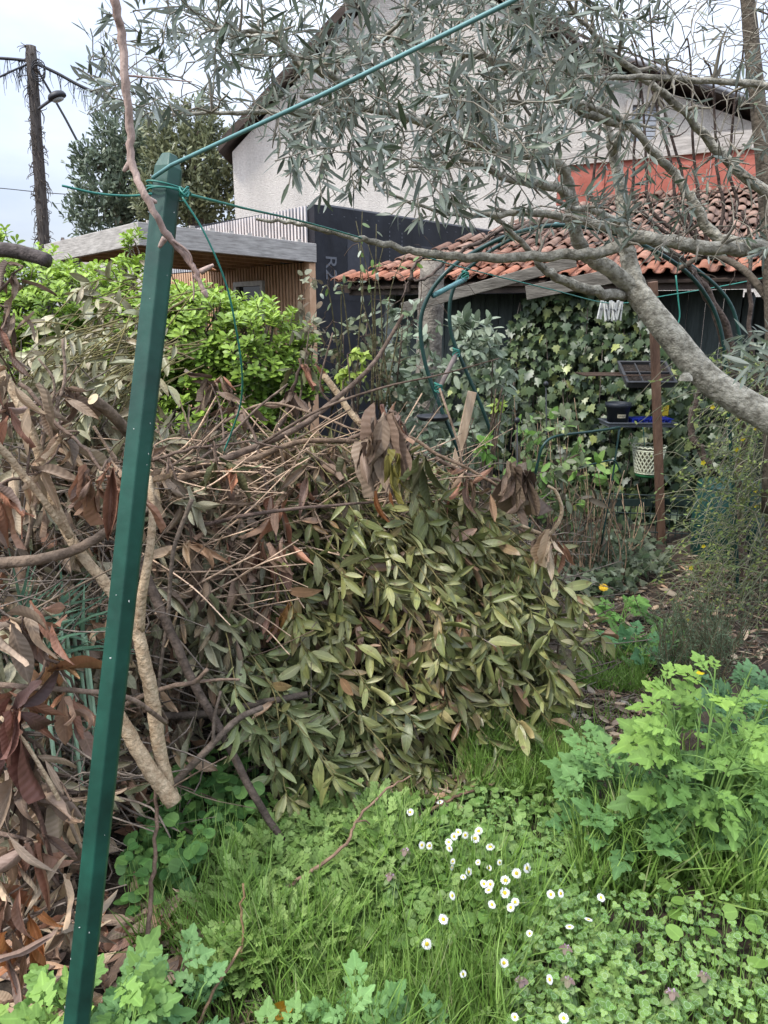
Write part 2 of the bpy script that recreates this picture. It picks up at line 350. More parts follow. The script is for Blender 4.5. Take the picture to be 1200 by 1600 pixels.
def tiles(mb, o, e, s, ncol, nrow, w, l, pfn, g=rng, cut=0.0):
    """Barrel tiles: o eave corner, e along the eave, s up the slope."""
    e, s = nrm(e), nrm(s); n = np.cross(e, s); n = n if n[2] > 0 else -n
    for r in range(nrow):
        for c in range(ncol):
            if c * w < r * l * .86 * cut: continue
            for kind in (0, 1):
                a = np.linspace(0, math.pi, 6); h = w * .22
                cx = (c + (.5 if kind else 0)) * w + g.normal(0, .006); sg = 1 if kind == 0 else -1
                V = []
                for t, sc_ in ((0, 1.0), (1, .86)):
                    base = o + e * cx + s * (r * l * .86 + t * l + g.normal(0, .008)) + n * ((.022 if kind == 0 else 0) + (.03 if t == 0 else .0) + g.normal(0, .004))
                    V.append(base + np.outer(-np.cos(a) * w * .36 * sc_, e) + np.outer(sg * np.sin(a) * h * sc_ + (0 if kind == 0 else h), n))
                    V.append(base + np.outer(-np.cos(a) * w * .30 * sc_, e) + np.outer(sg * np.sin(a) * h * .78 * sc_ + (0 if kind == 0 else h), n))
                V = np.concatenate(V); f = []
                for i in range(5):
                    f += [[i, i + 1, 12 + i + 1, 12 + i], [i, 6 + i, 6 + i + 1, i + 1]]
                mb.add(V, f, pfn(c, r))
# --- the big cream house
HY = 13.0
hp = [W(x, y, HY) for x, y in ((362, 222), (520, 48), (655, -95), (905, 78), (1290, 215))]
z0 = 0.0
house = thing("house", "big cream roughcast house with brown gable eaves behind the olive tree", "house", (hp[2][0], HY + 3, 0))
mb = MB(); poly = [np.array([hp[0][0], HY, 0])] + [np.array([p[0], HY, p[2] - .15]) for p in hp] + [np.array([hp[-1][0], HY, 0])]
prism(mb, poly, (0, 7, 0)); mb.build("wall", M['stucco'], house, smooth=False)
mb = MB()
tp = np.array([p + [0, 0, -.02] for p in hp]); tp[0] += nrm(hp[0] - hp[1]) * .25; ov = np.array([0, -.22, 0])
prism(mb, [p + ov for p in tp] + [p + ov + [0, 0, .15] for p in tp[::-1]], (0, 8, 0))
rf = mb.build("roof", M['darkwood'], house, smooth=False)
mb = MB(); g2 = np.random.default_rng(3)
for a, b in ((hp[1], hp[2]), (hp[3], hp[2])):
    pass
tube(mb, [hp[3] + [-.1, -.29, .04], hp[4] + [0, -.29, .04]], .05, 10)
mb.build("gutter", plain("zinc gutter", (.32, .32, .33), .4, .6), house)
for (x0, y0, x1, y1) in ((1112, 222, 1166, 292), (985, 165, 1020, 262)):
    a, b = W(x0, y0, HY), W(x1, y1, HY); c = (a + b) / 2; hw, hh = abs(b[0] - a[0]) / 2, abs(b[2] - a[2]) / 2
    mb = MB(); 
    for sx in (-1, 1): box(mb, c + [sx * (hw + .03), -.03, 0], (.04, .06, hh + .07))
    for sz in (-1, 1): box(mb, c + [0, -.03, sz * (hh + .03)], (hw - .012, .06, .04))
    wn = mb.build("window", plain("window surround", (.55, .5, .45), .7), house, smooth=False)
    mb = MB(); nsl = 12
    for i in range(nsl): box(mb, c + [0, .0, -hh + (i + .5) * 2 * hh / nsl], (hw - .012, .02, hh / nsl * .82))
    mb.build("roller_shutter", plain("grey shutter slats", (.42, .44, .47), .5), wn, smooth=False, bevel=.006)
# grey board and terracotta upstand above the shed roof: part of the lean-to wall
# --- far tiled house
fh = thing("house", "distant house whose brown tiled roof shows beside the utility pole", "house", W(60, 420, 30) * [1, 1, 0])
a = W(78, 372, 30); mb = MB()
box(mb, [a[0] + 3.2, 33, a[2] / 2 - .4], (3.2, 3, a[2] / 2 - .4)); mb.build("wall", M['stucco'], fh, smooth=False)
mb = MB(); g2 = np.random.default_rng(5)
o = W(92, 430, 30); e = np.array([1, .12, 0.0]); s = nrm(np.array([-.25, 1, .62]))
tiles(mb, o, e, s, 17, 6, .3, .5, lambda c, r: np.array([.32, .20, .14]) * g2.uniform(.7, 1.2), g2)
rf = mb.build("roof", M['tile'], fh)
mb = MB(); q0 = o - [.1, 0, 0]; beam(mb, q0, q0 + s * 3.0, .12, .25); mb.build("verge_board", M['darkwood'], rf, smooth=False)

# --- timber annex with black membrane wall and pergola roof
C = W(494, 460, 9.25); C[2] = 0; u = nrm(np.array([.67, .74, 0])); w_ = nrm(np.array([-.70, .71, 0])); up = np.array([0, 0, 1.0])
Hann = W(494, 319, 9.25)[2]; Zb = W(494, 381, 9.25)[2]; Zlow = W(494, 408, 9.25)[2]
ann = thing("timber_annex", "timber annex with slatted larch wall and unfinished black membrane side", "annex", C)
mb = MB(); ca = C + up * Hann / 2
box(mb, ca + u * 2.6 + w_ * .06, (2.6, .06, Hann / 2), [u, w_, up]); wallm = mb.build("membrane_wall", M['membrane'], ann, smooth=False)
mb = MB(); box(mb, ca + u * .10 + w_ * 2.1, (.08, 1.95, Hann / 2 - .01), [u, w_, up]); mb.build("backing_wall", M['membrane'], ann, smooth=False)
mb = MB(); box(mb, C + up * (Hann + .012) + u * 2.7 + w_ * 2, (2.5, 2.0, .01), [u, w_, up]); mb.build("flat_roof", plain("roof sheet", (.2, .2, .21), .6), ann, smooth=False)
mb = MB(); mg = MB(); g2 = np.random.default_rng(11)
i = 0
win = (W(362, 432, 10.2), W(408, 460, 9.8))
for t in np.arange(.14, 3.6, .066):
    p = C + w_ * t - u * .022
    t0, t1 = 1.05, 1.65
    hgt = Hann - max(0, t) * .02
    if t0 < t < t1:
        box(mb, p + up * (Zlow - .10), (.012, .019, .09), [u, w_, up]); box(mb, p + up * .8, (.012, .019, .8), [u, w_, up])
    else: box(mb, p + up * (Zlow / 2 - .005), (.012, .019, Zlow / 2 - .005), [u, w_, up], np.array([1, 1, 1]) * g2.uniform(.8, 1.1))
    box(mg, p + up * ((Zlow + hgt) / 2), (.012, .016, (hgt - Zlow) / 2 - .003), [u, w_, up])
mb.build("larch_slats", M['larch'], ann, smooth=False); mg.build("grey_slats", surf("silver grey slats", (.40, .40, .41), (.62, .61, .61), .8, 6, 6, .2, 30, (1, 1, .4)), ann, smooth=False)
mb = MB(); box(mb, C + w_ * .05 + up * (Zlow / 2) - u * .052, (.05, .05, Zlow / 2), [u, w_, up]); mb.build("corner_post", M['larch'], ann, smooth=False)
mb = MB(); wc = C + w_ * 1.35 - u * .03 + up * (Zlow - .42)
box(mb, wc + up * .2, (.05, .34, .03), [u, w_, up])
for sgn in (-1, 1): box(mb, wc + w_ * sgn * .31 - up * .05, (.05, .03, .218), [u, w_, up])
wf = mb.build("window", plain("cream window frame", (.6, .58, .52), .5), ann, smooth=False)
mb = MB(); box(mb, wc - up * .05 + u * .02, (.008, .28, .22), [u, w_, up]); mb.build("pane", plain("dark glass", (.02, .025, .03), .08, 0, .6), wf, smooth=False)
# printing on the membrane
def text(body, size, o, xd, yd, name, m, parent):
    cu = bpy.data.curves.new("t", 'FONT'); cu.body = body; cu.size = size; cu.extrude = .002
    ob = bpy.data.objects.new("t", cu); col.objects.link(ob); dg = bpy.context.evaluated_depsgraph_get()
    me = bpy.data.meshes.new_from_object(ob.evaluated_get(dg)); bpy.data.objects.remove(ob)
    v = np.empty(len(me.vertices) * 3); me.vertices.foreach_get("co", v); v = v.reshape(-1, 3)
    zd = np.cross(xd, yd); v = np.asarray(o) + v @ np.array([xd, yd, zd])
    q = bpy.data.objects.new(name, me); col.objects.link(q); q.parent = parent; off = np.array(parent['_o']); q['_o'] = tuple(off)
    me.vertices.foreach_set("co", (v - off).ravel()); me.materials.append(m); me.update(); return q
ink = plain("faded grey print", (.13, .135, .15), .6)
ink2 = plain("grey printed panel", (.05, .052, .062), .6)
text("R2", .27, C + u * .17 + up * (W(520, 398, 9.4)[2]) - w_ * .004, -up, u, "print", ink, wallm)
for du in (1.35, 1.60):
    for kk in range(26): mb = MB(); box(mb, C + u * du + up * (Hann - .2 - kk * .05) - w_ * .002, (.007, .002, .012), [u, w_, up]); mb.build("print_dash", ink, wallm, smooth=False)
for du in (.75, 2.2): mb = MB(); box(mb, C + u * du + up * (Hann - .55) - w_ * .0015, (.2, .0015, .22), [u, w_, up]); mb.build("print_panel", ink2, wallm, smooth=False)
for zz in (.9, 1.9): mb = MB(); box(mb, C + u * 2.6 + up * zz - w_ * .0025, (2.59, .0025, .06), [u, w_, up]); mb.build("lap_seam", M['membrane'], wallm, smooth=False)
for kk in range(24): mb = MB(); box(mb, C + u * (.08 + kk * .21) + up * (Hann - .09 + .01 * math.sin(kk * 3)) - w_ * .002, (.012, .002, .004), [u, w_, up]); mb.build("staple", ink, wallm, smooth=False)
# pergola
N0 = C - u * 2.32
per = thing("pergola", "flat pergola roof with weathered beams and reddish joists over the larch wall", "pergola", N0)
zt = W(235, 347, N0[1])[2]; zc = Zb; bh = .215
def zl(t): return zt + (zc - zt) * t
A0, A1 = N0 + up * (zt - bh / 2), C - u * .004 + up * (zc - bh / 2)
PL = 2.38
Lf = N0 + w_ * PL; L0 = Lf + up * (W(100, 382, Lf[1])[2] - bh / 2)
mb = MB(); beam(mb, A0 - u * .03, A1, .06, bh); mb.build("front_beam", M['weathered'], per, smooth=False, bevel=.006)
mb = MB(); beam(mb, A0 + w_ * .035 , L0, .06, bh * .98); mb.build("side_beam", M['weathered'], per, smooth=False, bevel=.006)
mb = MB()
for kk in range(1, 7):
    t = kk / 7 * PL; q = w_ * t
    beam(mb, A0 + q + u * .04 + (L0 - A0 - w_ * PL) * t / PL - up * .02, A1 + q + (L0 - A0 - w_ * PL) * t / PL - up * .02, .045, .15)
beam(mb, A0 + u * 1.1 + w_ * .05 - up*.02, A0 + u * 1.1 + w_ * (PL - .1) - up*.02, .05, .145)
mb.build("joists", M['larch'], per, smooth=False)
mb = MB(); dk = up * (bh / 2 - .03); cs = [A0 + dk, A1 + dk, A1 + w_ * PL + (L0 - A0 - w_ * PL) + dk, L0 + dk]
prism(mb, [c for c in cs], (0, 0, .02)); mb.build("decking", M['larch'], per, smooth=False)
mb = MB()
for kk in range(9):
    mb = MB(); box(mb, A0 + (A1 - A0) * (kk + .5) / 9.5 + up * (bh / 2 + .015) + w_ * .01, (.03, .012, .014), [u, w_, up]); mb.build("roof_clip", M['weathered'], per, smooth=False)
mb = MB()
for kk in range(7): box(mb, N0 + w_ * (1.75 + kk * .075) + u * .12 + up * (zt - .35) / 2 * 1.08, (.014, .026, (zt - .25) / 2), [u, w_, up])
mb.build("slat_screen", M['weathered'], per, smooth=False)

# --- tiled shed
E0 = W(523, 447, 6.7); E1 = W(1090, 434, 5.35); ez = (E0[2] + E1[2]) / 2; E0[2] = E1[2] = ez
e = nrm(E1 - E0); bk = nrm(np.array([-e[1], e[0], 0])); bk = bk if bk[1] > 0 else -bk
s = nrm(bk * 2.7 + up * .93)
shed = thing("shed", "low garden shed with mossy terracotta tile roof and grey green plank wall", "shed", (E0 + e * 2) * [1, 1, 0])
g2 = np.random.default_rng(21)
def tcol(c, r):
    t = min(1, r / 3.0 + g2.uniform(-.35, .35)); t = max(0, t)
    return (np.array([.46, .20, .125]) * (1 - t) + np.array([.34, .225, .175]) * t) * g2.uniform(.65, 1.2)
mb = MB(); nr_ = np.cross(e, s); tv = ray(865, 338); pv = EYE + tv * (((E0 - EYE) @ nr_) / (tv @ nr_)) - E0; CUT = max(0, (pv @ e) / (pv @ s)); SL = 2.95
tiles(mb, E0, e, s, 40, 10, .12, .345, tcol, g2, CUT); rf = mb.build("roof", M['tile'], shed)
mb = MB()
for kk in range(3):
    q = E0 + e * (.05 + CUT * (.1 + kk)) + s * (.1 + kk * 1.0) - up * .07; beam(mb, q, E0 + e * 4.9 + s * (.1 + kk) - up * .07, .06, .08)
for kk in range(9):
    q = E0 + e * (.12 + kk * .58) - up * .03; beam(mb, q, q + s * min(2.9, (.10 + kk * .58) / max(CUT, .01)), .05, .06)
mb.build("rafters", M['darkwood'], rf, smooth=False)
mb = MB(); q = E0 + bk * .02 - up * .01
prism(mb, [q, q + e * 4.9, q + e * 4.9 + s * 2.95, q + s * 2.95 + e * (2.95 * CUT)], -np.cross(e, s) * .02 * (1 if np.cross(e, s)[2] > 0 else -1)); mb.build("sarking", M['darkwood'], rf, smooth=False)
wo_ = E0 * [1, 1, 0] + bk * .42
M['shedwall'] = surf("grey green planks", (.035, .045, .042), (.075, .09, .085), .8, 5, 6, .3, 20, (4, 4, .6))
mb = MB(); npl = 26
for kk in range(npl):
    t = .45 + kk * .125
    if t > 3.25: break
    box(mb, wo_ + e * (t) + up * (ez * .5 - .04) + bk * g2.uniform(0, .012), (.061, .02, ez * .5 - .03), [e, bk, up])
mb.build("plank_wall", M['shedwall'], shed, smooth=False, bevel=.004)
mb = MB(); box(mb, wo_ + e * 4.2 + bk * 1.4 + up * .9, (1.0, .03, .9), [e, bk, up]); box(mb, wo_ + e * 3.3 + bk * .75 + up * .9, (.03, .7, .9), [e, bk, up]); mb.build("back_wall", M['shedwall'], shed, smooth=False)
mb = MB(); box(mb, wo_ + e * .36 + up * .93 - bk * .02, (.045, .045, .93), [e, bk, up]); mb.build("corner_board", surf("grey plank", (.16, .18, .17), (.30, .32, .30), .85, 8, 6, .3, 30, (6, 6, 1)), shed, smooth=False)
top = E0 + s * 2.98
mb = MB(); q = top + e * 1.2 + bk * .06; g2 = np.random.default_rng(8)
hb = .40
for kk in range(8):
    box(mb, q + e * (.25 + kk * .52) + up * (hb / 2 - .02), (.256, .02, hb / 2 + g2.uniform(0, .006)), [e, bk, up], np.array([1, 1, 1]) * g2.uniform(.85, 1.1))
mb.build("terracotta_upstand", surf("painted brick red upstand", (.34, .10, .07), (.46, .155, .115), .8, 6, 6, .3, 30), shed, smooth=False)
mb = MB(); box(mb, q + e * 1.0 + up * (hb + .06) - bk * .03, (1.3, .03, .085), [e, bk, up]); mb.build("capping_board", M['weathered'], shed, smooth=False)
mb = MB(); box(mb, q + e * 3.3 + up * (hb + .07) , (.9, .09, .03), [e, bk, up]); mb.build("capping_tiles", surf("old coping", (.2, .16, .14), (.36, .3, .26), .9, 20), shed, smooth=False)
M['oldboard'] = surf('old brown grey board', (.10, .088, .072), (.24, .215, .18), .85, 6, 8, .35, 30, (1, 1, 6))
# loose boards fixed under the eave
for (a, b, wd, lab) in (((628, 482, 5.35), (900, 408, 5.1), .075, "long weathered plank slanting up under the tiled eave"), ((822, 458, 5.0), (975, 428, 4.85), .09, "short wide grey board fixed level above the ivy")):
    mb = MB(); beam(mb, W(*a), W(*b), .028, wd); tag(mb.build("wooden_board", M['oldboard'], smooth=False, bevel=.004), lab, "board")
# shed posts
mb = MB(); a, b = W(1033, 848, 5.15), W(1020, 440, 5.05); a[2] = 0; beam(mb, a, b, .052, .052, (0, 1, 0))
tag(mb.build("wooden_post", surf("brown stained post", (.10, .055, .036), (.17, .10, .066), .75, 8, 6, .25, 30, (4, 4, 1)), smooth=False, bevel=.004), "slim square brown post standing in front of the ivy and shelves", "post")
# --- cut trunk by the shed
cut = thing("tree_stump", "tall cut trunk with flat sawn top beside the green arch", "stump", W(668, 800, 5.6) * [1, 1, 0])
P = smoothline(WL([(668, 800, 5.6), (668, 640, 5.6), (672, 500, 5.58), (676, 408, 5.56)])); mb = MB(); tube(mb, P, [.13, .10, .095, .09], 14, rough=.06); mb.build("trunk", surf("lichen bark", (.12, .10, .085), (.33, .29, .24), .9, 14, 8, .7, 50), cut)
mb = MB(); lathe(mb, P[-1] + [0, 0, .003], [(.088, 0), (.086, .003), (.001, .004)], 16); mb.build("sawn_top", M['cutwood'], cut)
# ------------------------------------------------------------------ helpers for plants
def pip(pts, poly):
    poly = np.asarray(poly, float); x, y = pts[:, 0], pts[:, 1]; inside = np.zeros(len(pts), bool); j = len(poly) - 1
    for i in range(len(poly)):
        xi, yi, xj, yj = *poly[i], *poly[j]
        inside ^= ((yi > y) != (yj > y)) & (x < (xj - xi) * (y - yi) / (yj - yi + 1e-12) + xi); j = i
    return inside
def sample(poly, n, g):
    poly = np.asarray(poly, float); lo, hi = poly.min(0), poly.max(0); out = np.zeros((0, 2))
    while len(out) < n:
        p = g.uniform(lo, hi, (n * 2, 2)); out = np.vstack([out, p[pip(p, poly)]])
    return out[:n]
def WV(px, py, Y): return np.stack([W(a, b, c) for a, b, c in zip(px, py, np.broadcast_to(Y, np.shape(px)))])
def ZV(px, py, z=0.0): return np.stack([Z(a, b, c) for a, b, c in zip(px, py, np.broadcast_to(z, np.shape(px)))])
def on_plane(px, py, p0, n):
    d = ray(px, py); return EYE + d * (((p0 - EYE) @ n) / (d @ n))
def grow(mb, nodes, targets, g, rtip=.0016, rmax=.006, bend=.25, sides=5, reach=None, tint=(1, 1, 1), wob=.012):
    """Twigs grown one after another from the nearest wood already there out to each target; returns the new twigs."""
    nodes = [np.asarray(q, float) for q in nodes]; A = np.array(nodes); T = np.asarray(targets, float)
    d0 = np.min(np.linalg.norm(T[:, None, :3] - A[None, ::3, :3], axis=2), 1); out = []
    for i in np.argsort(d0):
        t = T[i]; d = np.linalg.norm(A[:, :3] - t, axis=1); d = d + np.abs(d - .28) * .25 + g.uniform(0, .12, len(d)); k = int(np.argmin(d)); a = A[k]; D = t - a[:3]; ln = np.linalg.norm(D)
        if ln < .05: continue
        side = np.cross(D / ln, g.normal(0, 1, 3)); mid = a[:3] + D * .5 + side * ln * bend * g.uniform(-.5, .5) + np.array([0, 0, ln * .10])
        m = max(4, int(ln / .06)); s = np.linspace(0, 1, m)[:, None]
        P = (1 - s) ** 2 * a[:3] + 2 * s * (1 - s) * mid + s ** 2 * t; P[1:-1] += g.normal(0, min(wob, ln * .03), (m - 2, 3))
        r = np.linspace(min(a[3] * .75, rmax), rtip, m); tube(mb, P, r, sides, tint, caps=False); out.append(P)
        A = np.vstack([A, np.column_stack([P[1:], r[1:]])])
    return out
def along(P, n, lo=.2, hi=1.0, g=rng):
    """n places along a line with its direction there."""
    k = len(P); t = np.sort(g.uniform(lo, hi, n)) * (k - 1); i = np.minimum(t.astype(int), k - 2); f = (t - i)[:, None]
    return P[i] * (1 - f) + P[i + 1] * f, nrm(P[i + 1] - P[i])
CAMD = np.array([0, -.75, .66])

# ================================================================== FAR: pole, cables, trees
g = np.random.default_rng(31)
PY = 17.0
pole = thing("utility_pole", "tall wooden utility pole wrapped in dead creeper with a street lamp", "utility pole", W(68, 500, PY) * [1, 1, 0])
Pp = WL([(78, 560, PY), (70, 400, PY), (60, 250, PY), (48, 72, PY)]); Pp[0][2] = 0; Pp = smoothline(Pp, 6)
mb = MB(); tube(mb, Pp, [.135, .105], 12, rough=.05); mb.build("shaft", surf("weathered pole wood", (.06, .05, .045), (.14, .12, .105), .9, 8, 8, .6, 30, (3, 3, .5)), pole)
mb = MB()
for kk in range(330):
    P0, D0 = along(Pp, 1, .2, 1, g); a = g.uniform(0, 6.28); o = np.array([math.cos(a), math.sin(a), 0]); p = P0[0] + o * .10
    q = p + o * g.uniform(.0, .10) + np.array([g.normal(0, .05), 0, g.uniform(-.35, .12)])
    tube(mb, smoothline([p, (p + q) / 2 + o * .05, q], 2), [.009, .004], 4, caps=False)
mb.build("creeper", surf("dead creeper", (.07, .055, .045), (.16, .13, .105), .9, 20), pole)
mb = MB(); tube(mb, smoothline(WL([(61, 170, PY - .1), (70, 163, PY - .5), (80, 156, PY - .8)])), .03, 8); mb.build("lamp_arm", plain("lamp arm", (.13, .13, .14), .5, .4), pole)
mb = MB(); c = W(89, 151, PY - 1.0); lathe(mb, [0, 0, 0], [(.001, .09), (.07, .085), (.12, .055), (.14, .0), (.135, -.03), (.10, -.045), (.001, -.05)], 16)
v = mb.v[0]; v *= [1.35, 1.0, 1.0]; a = R(-18); v[:] = v @ np.array([[math.cos(a), 0, -math.sin(a)], [0, 1, 0], [math.sin(a), 0, math.cos(a)]]) + c
lh = mb.build("lamp_head", plain("dark lamp housing", (.03, .03, .035), .5), pole)
mb = MB(); lathe(mb, [0, 0, 0], [(.09, -.05), (.085, -.075), (.05, -.09), (.001, -.095)], 14); v = mb.v[0]; v *= [1.3, 1, 1]; v[:] = v @ np.array([[math.cos(a), 0, -math.sin(a)], [0, 1, 0], [math.sin(a), 0, math.cos(a)]]) + c
mb.build("diffuser", plain("lamp glass", (.5, .52, .52), .3), lh)
cabm = plain("black cable", (.03, .03, .033), .6)
def cable(name, pts, r, label, shag=0, n=10):
    P = smoothline(WL(pts), n); mb = MB(); tube(mb, P, r, 6)
    if shag:
        for kk in range(shag):
            p = along(P, 1, 0, 1, g)[0][0]; q = p + [g.normal(0, .07), 0, -g.uniform(.05, .5)]; tube(mb, smoothline([p, (p + q) / 2 + g.normal(0, .03, 3), q], 2), [.008, .004], 3, caps=False)
    return tag(mb.build(name, cabm), label, "cable", "overhead cables at the utility pole")
cable("overhead_cable", [(-140, 84, PY), (0, 91, PY), (46, 95, PY)], .03, "upper black cable running from the pole top out of the picture", 25)
cable("overhead_cable", [(-120, 180, PY - 1), (0, 120, PY - .4), (46, 99, PY)], .02, "sagging cable with hanging dead creeper reaching up to the pole top", 45)
cable("overhead_cable", [(50, 96, PY), (90, 115, PY), (140, 141, PY), (240, 180, PY), (420, 215, PY + 1)], .035, "thick creeper covered cable running from pole top into the olive leaves", 70)
cable("overhead_cable", [(52, 98, PY), (85, 155, PY), (110, 200, PY), (134, 250, PY), (170, 350, PY)], .025, "black cable slanting steeply down from pole top past the street lamp")
cable("overhead_cable", [(-100, 286, PY + 5), (0, 294, PY + 5), (115, 304, PY + 5), (330, 310, PY + 5)], .012, "thin pale wire low across the sky behind the utility pole")
mb = MB()
for kk in range(3): 
    a_ = np.linspace(0, 6.28, 14); tube(mb, W(60, 106 + kk * 4, PY - .2) + np.stack([np.cos(a_) * .14, a_ * 0, np.sin(a_) * .16], -1), .012, 5)
mb.build("cable_coil", cabm, pole)

def evergreen(label, crowns, pals, n, seed, Lf, trunk):
    g = np.random.default_rng(seed); b = trunk[0]; t = thing("evergreen_tree", label, "tree", b)
    mb = MB(); tube(mb, np.array(trunk), [.14, .05], 8)
    ml = MB(); cs = [np.array(q[:3]) for q in crowns]
    for q in cs: 
        tube(mb, smoothline([trunk[0] * .4 + trunk[1] * .6, (trunk[1] + q) / 2, q]), [.05, .02], 5)
    for (cx, cy, cz, rx, ry, rz) in crowns:
        m = int(n * rx * rz); v = nrm(rnd(m, 1, g)); rad = g.uniform(.45, 1.0, (m, 1)) ** .5 * g.uniform(.86, 1.12, (m, 1))
        P = np.array([cx, cy, cz]) + v * rad * [rx, ry, rz]; ax = nrm(v * .7 + [0, 0, .9] + rnd(m, .25, g))
        for j in range(9):
            Q = P + ax * (j * .035); D = nrm(ax * .7 + rnd(m, .6, g)); leaves(ml, T_HEDGE, Q, D, nrm(v + [0, -.5, .6] + rnd(m, .4, g)), Lf * g.uniform(.7, 1.2, m), Lf * .3, pal(m, pals, .25, g))
    mb.build("trunk", M['bark_grey'], t); ml.build("crown", M['hedge'], t); return t
def ell(px, py, Y, rx, ry, rz): return (*W(px, py, Y), rx, ry, rz)
D1 = [(.095, .13, .085), (.145, .185, .115), (.20, .235, .155)]; D2 = [(.19, .205, .10), (.26, .27, .14), (.14, .16, .085)]
evergreen("dark evergreen tree with pointed crown right of the utility pole", [ell(172, 300, 15, .62, .6, .75), ell(195, 235, 15, .42, .5, .6), ell(160, 350, 15, .6, .6, .5), ell(225, 290, 15, .55, .6, .8), ell(150, 265, 15, .25, .3, .35), ell(175, 205, 15, .2, .25, .35), ell(235, 225, 15, .3, .3, .4)], D1, 520, 41, .13, [W(190, 560, 15) * [1, 1, 0], W(190, 260, 15)])
evergreen("broad olive green evergreen tree growing between the dark tree and the house", [ell(300, 290, 14.3, .6, .6, .8), ell(290, 225, 14.3, .45, .5, .5), ell(345, 265, 14.3, .45, .5, .6), ell(350, 310, 14.3, .5, .5, .5), ell(270, 320, 14.3, .6, .5, .5), ell(310, 205, 14.3, .25, .3, .35), ell(260, 240, 14.3, .3, .3, .5)], D2, 520, 42, .13, [W(300, 560, 14.3) * [1, 1, 0], W(305, 260, 14.3)])

# ================================================================== HEDGE
def hedge(name, label, ells, n, seed, pals, Lf=.072, wood=None):
    g = np.random.default_rng(seed); E = np.array([[*W(a, b, c), d, e_, f] for a, b, c, d, e_, f in ells]); base = np.array([E[0, 0], E[0, 1], 0])
    t = thing(name, label, "hedge" if "hedge" in name else "shrub", base); ms, ml = MB(), MB(); cnt = 0
    for i, q in enumerate(E):
        m = int(n * (q[3] * q[5] + q[3] * q[4]) * 2); v = nrm(rnd(m, 1, g)); v[:, 1] -= .25; v = nrm(v)
        P = q[:3] + v * q[3:] * (g.uniform(.74, 1.06, (m, 1)) + (g.random((m, 1)) < .06) * .12)
        keep = P[:, 2] > .05
        for j, o in enumerate(E):
            if j != i: keep &= (((P - o[:3]) / o[3:]) ** 2).sum(1) > .55
        P, v = P[keep], v[keep]; m = len(P); ax = nrm(v * [.7, .7, .5] + [0, 0, .8] + rnd(m, .2, g)); rad = 1
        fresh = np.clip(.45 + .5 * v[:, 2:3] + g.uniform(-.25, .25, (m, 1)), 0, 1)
        for kk in range(10):
            a = kk * 2.4 + g.uniform(0, .6, m); b1 = nrm(np.cross(ax, [.3, .1, .9])); b2 = np.cross(ax, b1); el = .25 + .06 * kk
            D = nrm((np.cos(a)[:, None] * b1 + np.sin(a)[:, None] * b2) + ax * (el + .2)); Q = P + ax * (kk * .006)
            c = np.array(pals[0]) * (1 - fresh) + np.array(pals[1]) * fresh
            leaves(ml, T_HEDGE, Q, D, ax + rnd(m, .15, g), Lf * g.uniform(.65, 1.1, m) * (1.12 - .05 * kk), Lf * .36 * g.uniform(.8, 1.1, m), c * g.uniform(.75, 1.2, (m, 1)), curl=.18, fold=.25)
        for p, d in zip(P[::3], ax[::3]): tube(ms, smoothline([q[:3] * .55 + p * .45 - [0, 0, .1], p - d * .08, p + d * .05], 2), [.006, .003], 4, caps=False)
    for q in E: tube(ms, smoothline([base + g.normal(0, .1, 3) * [1, 1, 0], (base + q[:3]) / 2, q[:3]], 3), [.03, .015], 6)
    ms.build("branches", M['bark_grey'], t); ml.build("foliage", M['hedge'], t); return t
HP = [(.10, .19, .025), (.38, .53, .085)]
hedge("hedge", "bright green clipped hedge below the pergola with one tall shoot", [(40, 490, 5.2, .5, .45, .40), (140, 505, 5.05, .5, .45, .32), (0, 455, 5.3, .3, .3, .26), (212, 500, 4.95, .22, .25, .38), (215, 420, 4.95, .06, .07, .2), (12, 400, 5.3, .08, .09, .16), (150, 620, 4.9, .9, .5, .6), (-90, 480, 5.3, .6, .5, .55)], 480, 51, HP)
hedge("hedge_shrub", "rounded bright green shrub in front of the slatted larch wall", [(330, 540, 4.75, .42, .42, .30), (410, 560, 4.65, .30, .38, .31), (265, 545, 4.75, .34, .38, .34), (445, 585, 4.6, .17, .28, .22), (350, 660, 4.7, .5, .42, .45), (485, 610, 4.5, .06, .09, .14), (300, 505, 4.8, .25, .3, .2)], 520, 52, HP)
# old limb lying in the hedge
mb = MB(); P = smoothline(WL([(-60, 392, 4.4), (0, 390, 4.4), (40, 396, 4.4), (76, 408, 4.38)])); tube(mb, P, [.045, .04], 10, rough=.06, tint=(.45, .45, .5)); tag(mb.build("dead_limb", M['bark_grey']), "thick dark dead limb with blackened end lying across the hedge top", "branch")

# ================================================================== SHED WALL: ivy, shelves, pots
g = np.random.default_rng(61)
wallp = wo_ - bk * .02
def ivy_patch(ml, ms, poly, n, lo, hi, L0, L1, pals):
    q = sample(poly, n, g); P = np.array([on_plane(a, b, wallp, bk) for a, b in q]); P = P - bk * (g.uniform(0, 1, (n, 1)) ** 1.3 * (hi - lo) + lo)
    clump = np.sin(q[:, 0] * .09 + q[:, 1] * .05) * np.sin(q[:, 1] * .07 + 1); P = P - bk * (clump[:, None] * .04)
    D = nrm(np.array([0, 0, -1.0]) - bk * .35 + rnd(n, .38, g)); s = g.uniform(L0, L1, n); leaves(ml, T_IVY, P, D, -bk + [0, 0, .55] + rnd(n, .3, g), s, s, pal(n, pals, .3, g, [5, 5, 3, 1]), fold=-.12, curl=.12)
    for k in range(n // 25):
        p = P[k]; tube(ms, smoothline([p + bk * .05 - [0, 0, .5], p + bk * .04 + g.normal(0, .05, 3), p], 3), .004, 4, caps=False)
IV = [(.04, .07, .03), (.08, .12, .05), (.145, .19, .08), (.38, .42, .14)]
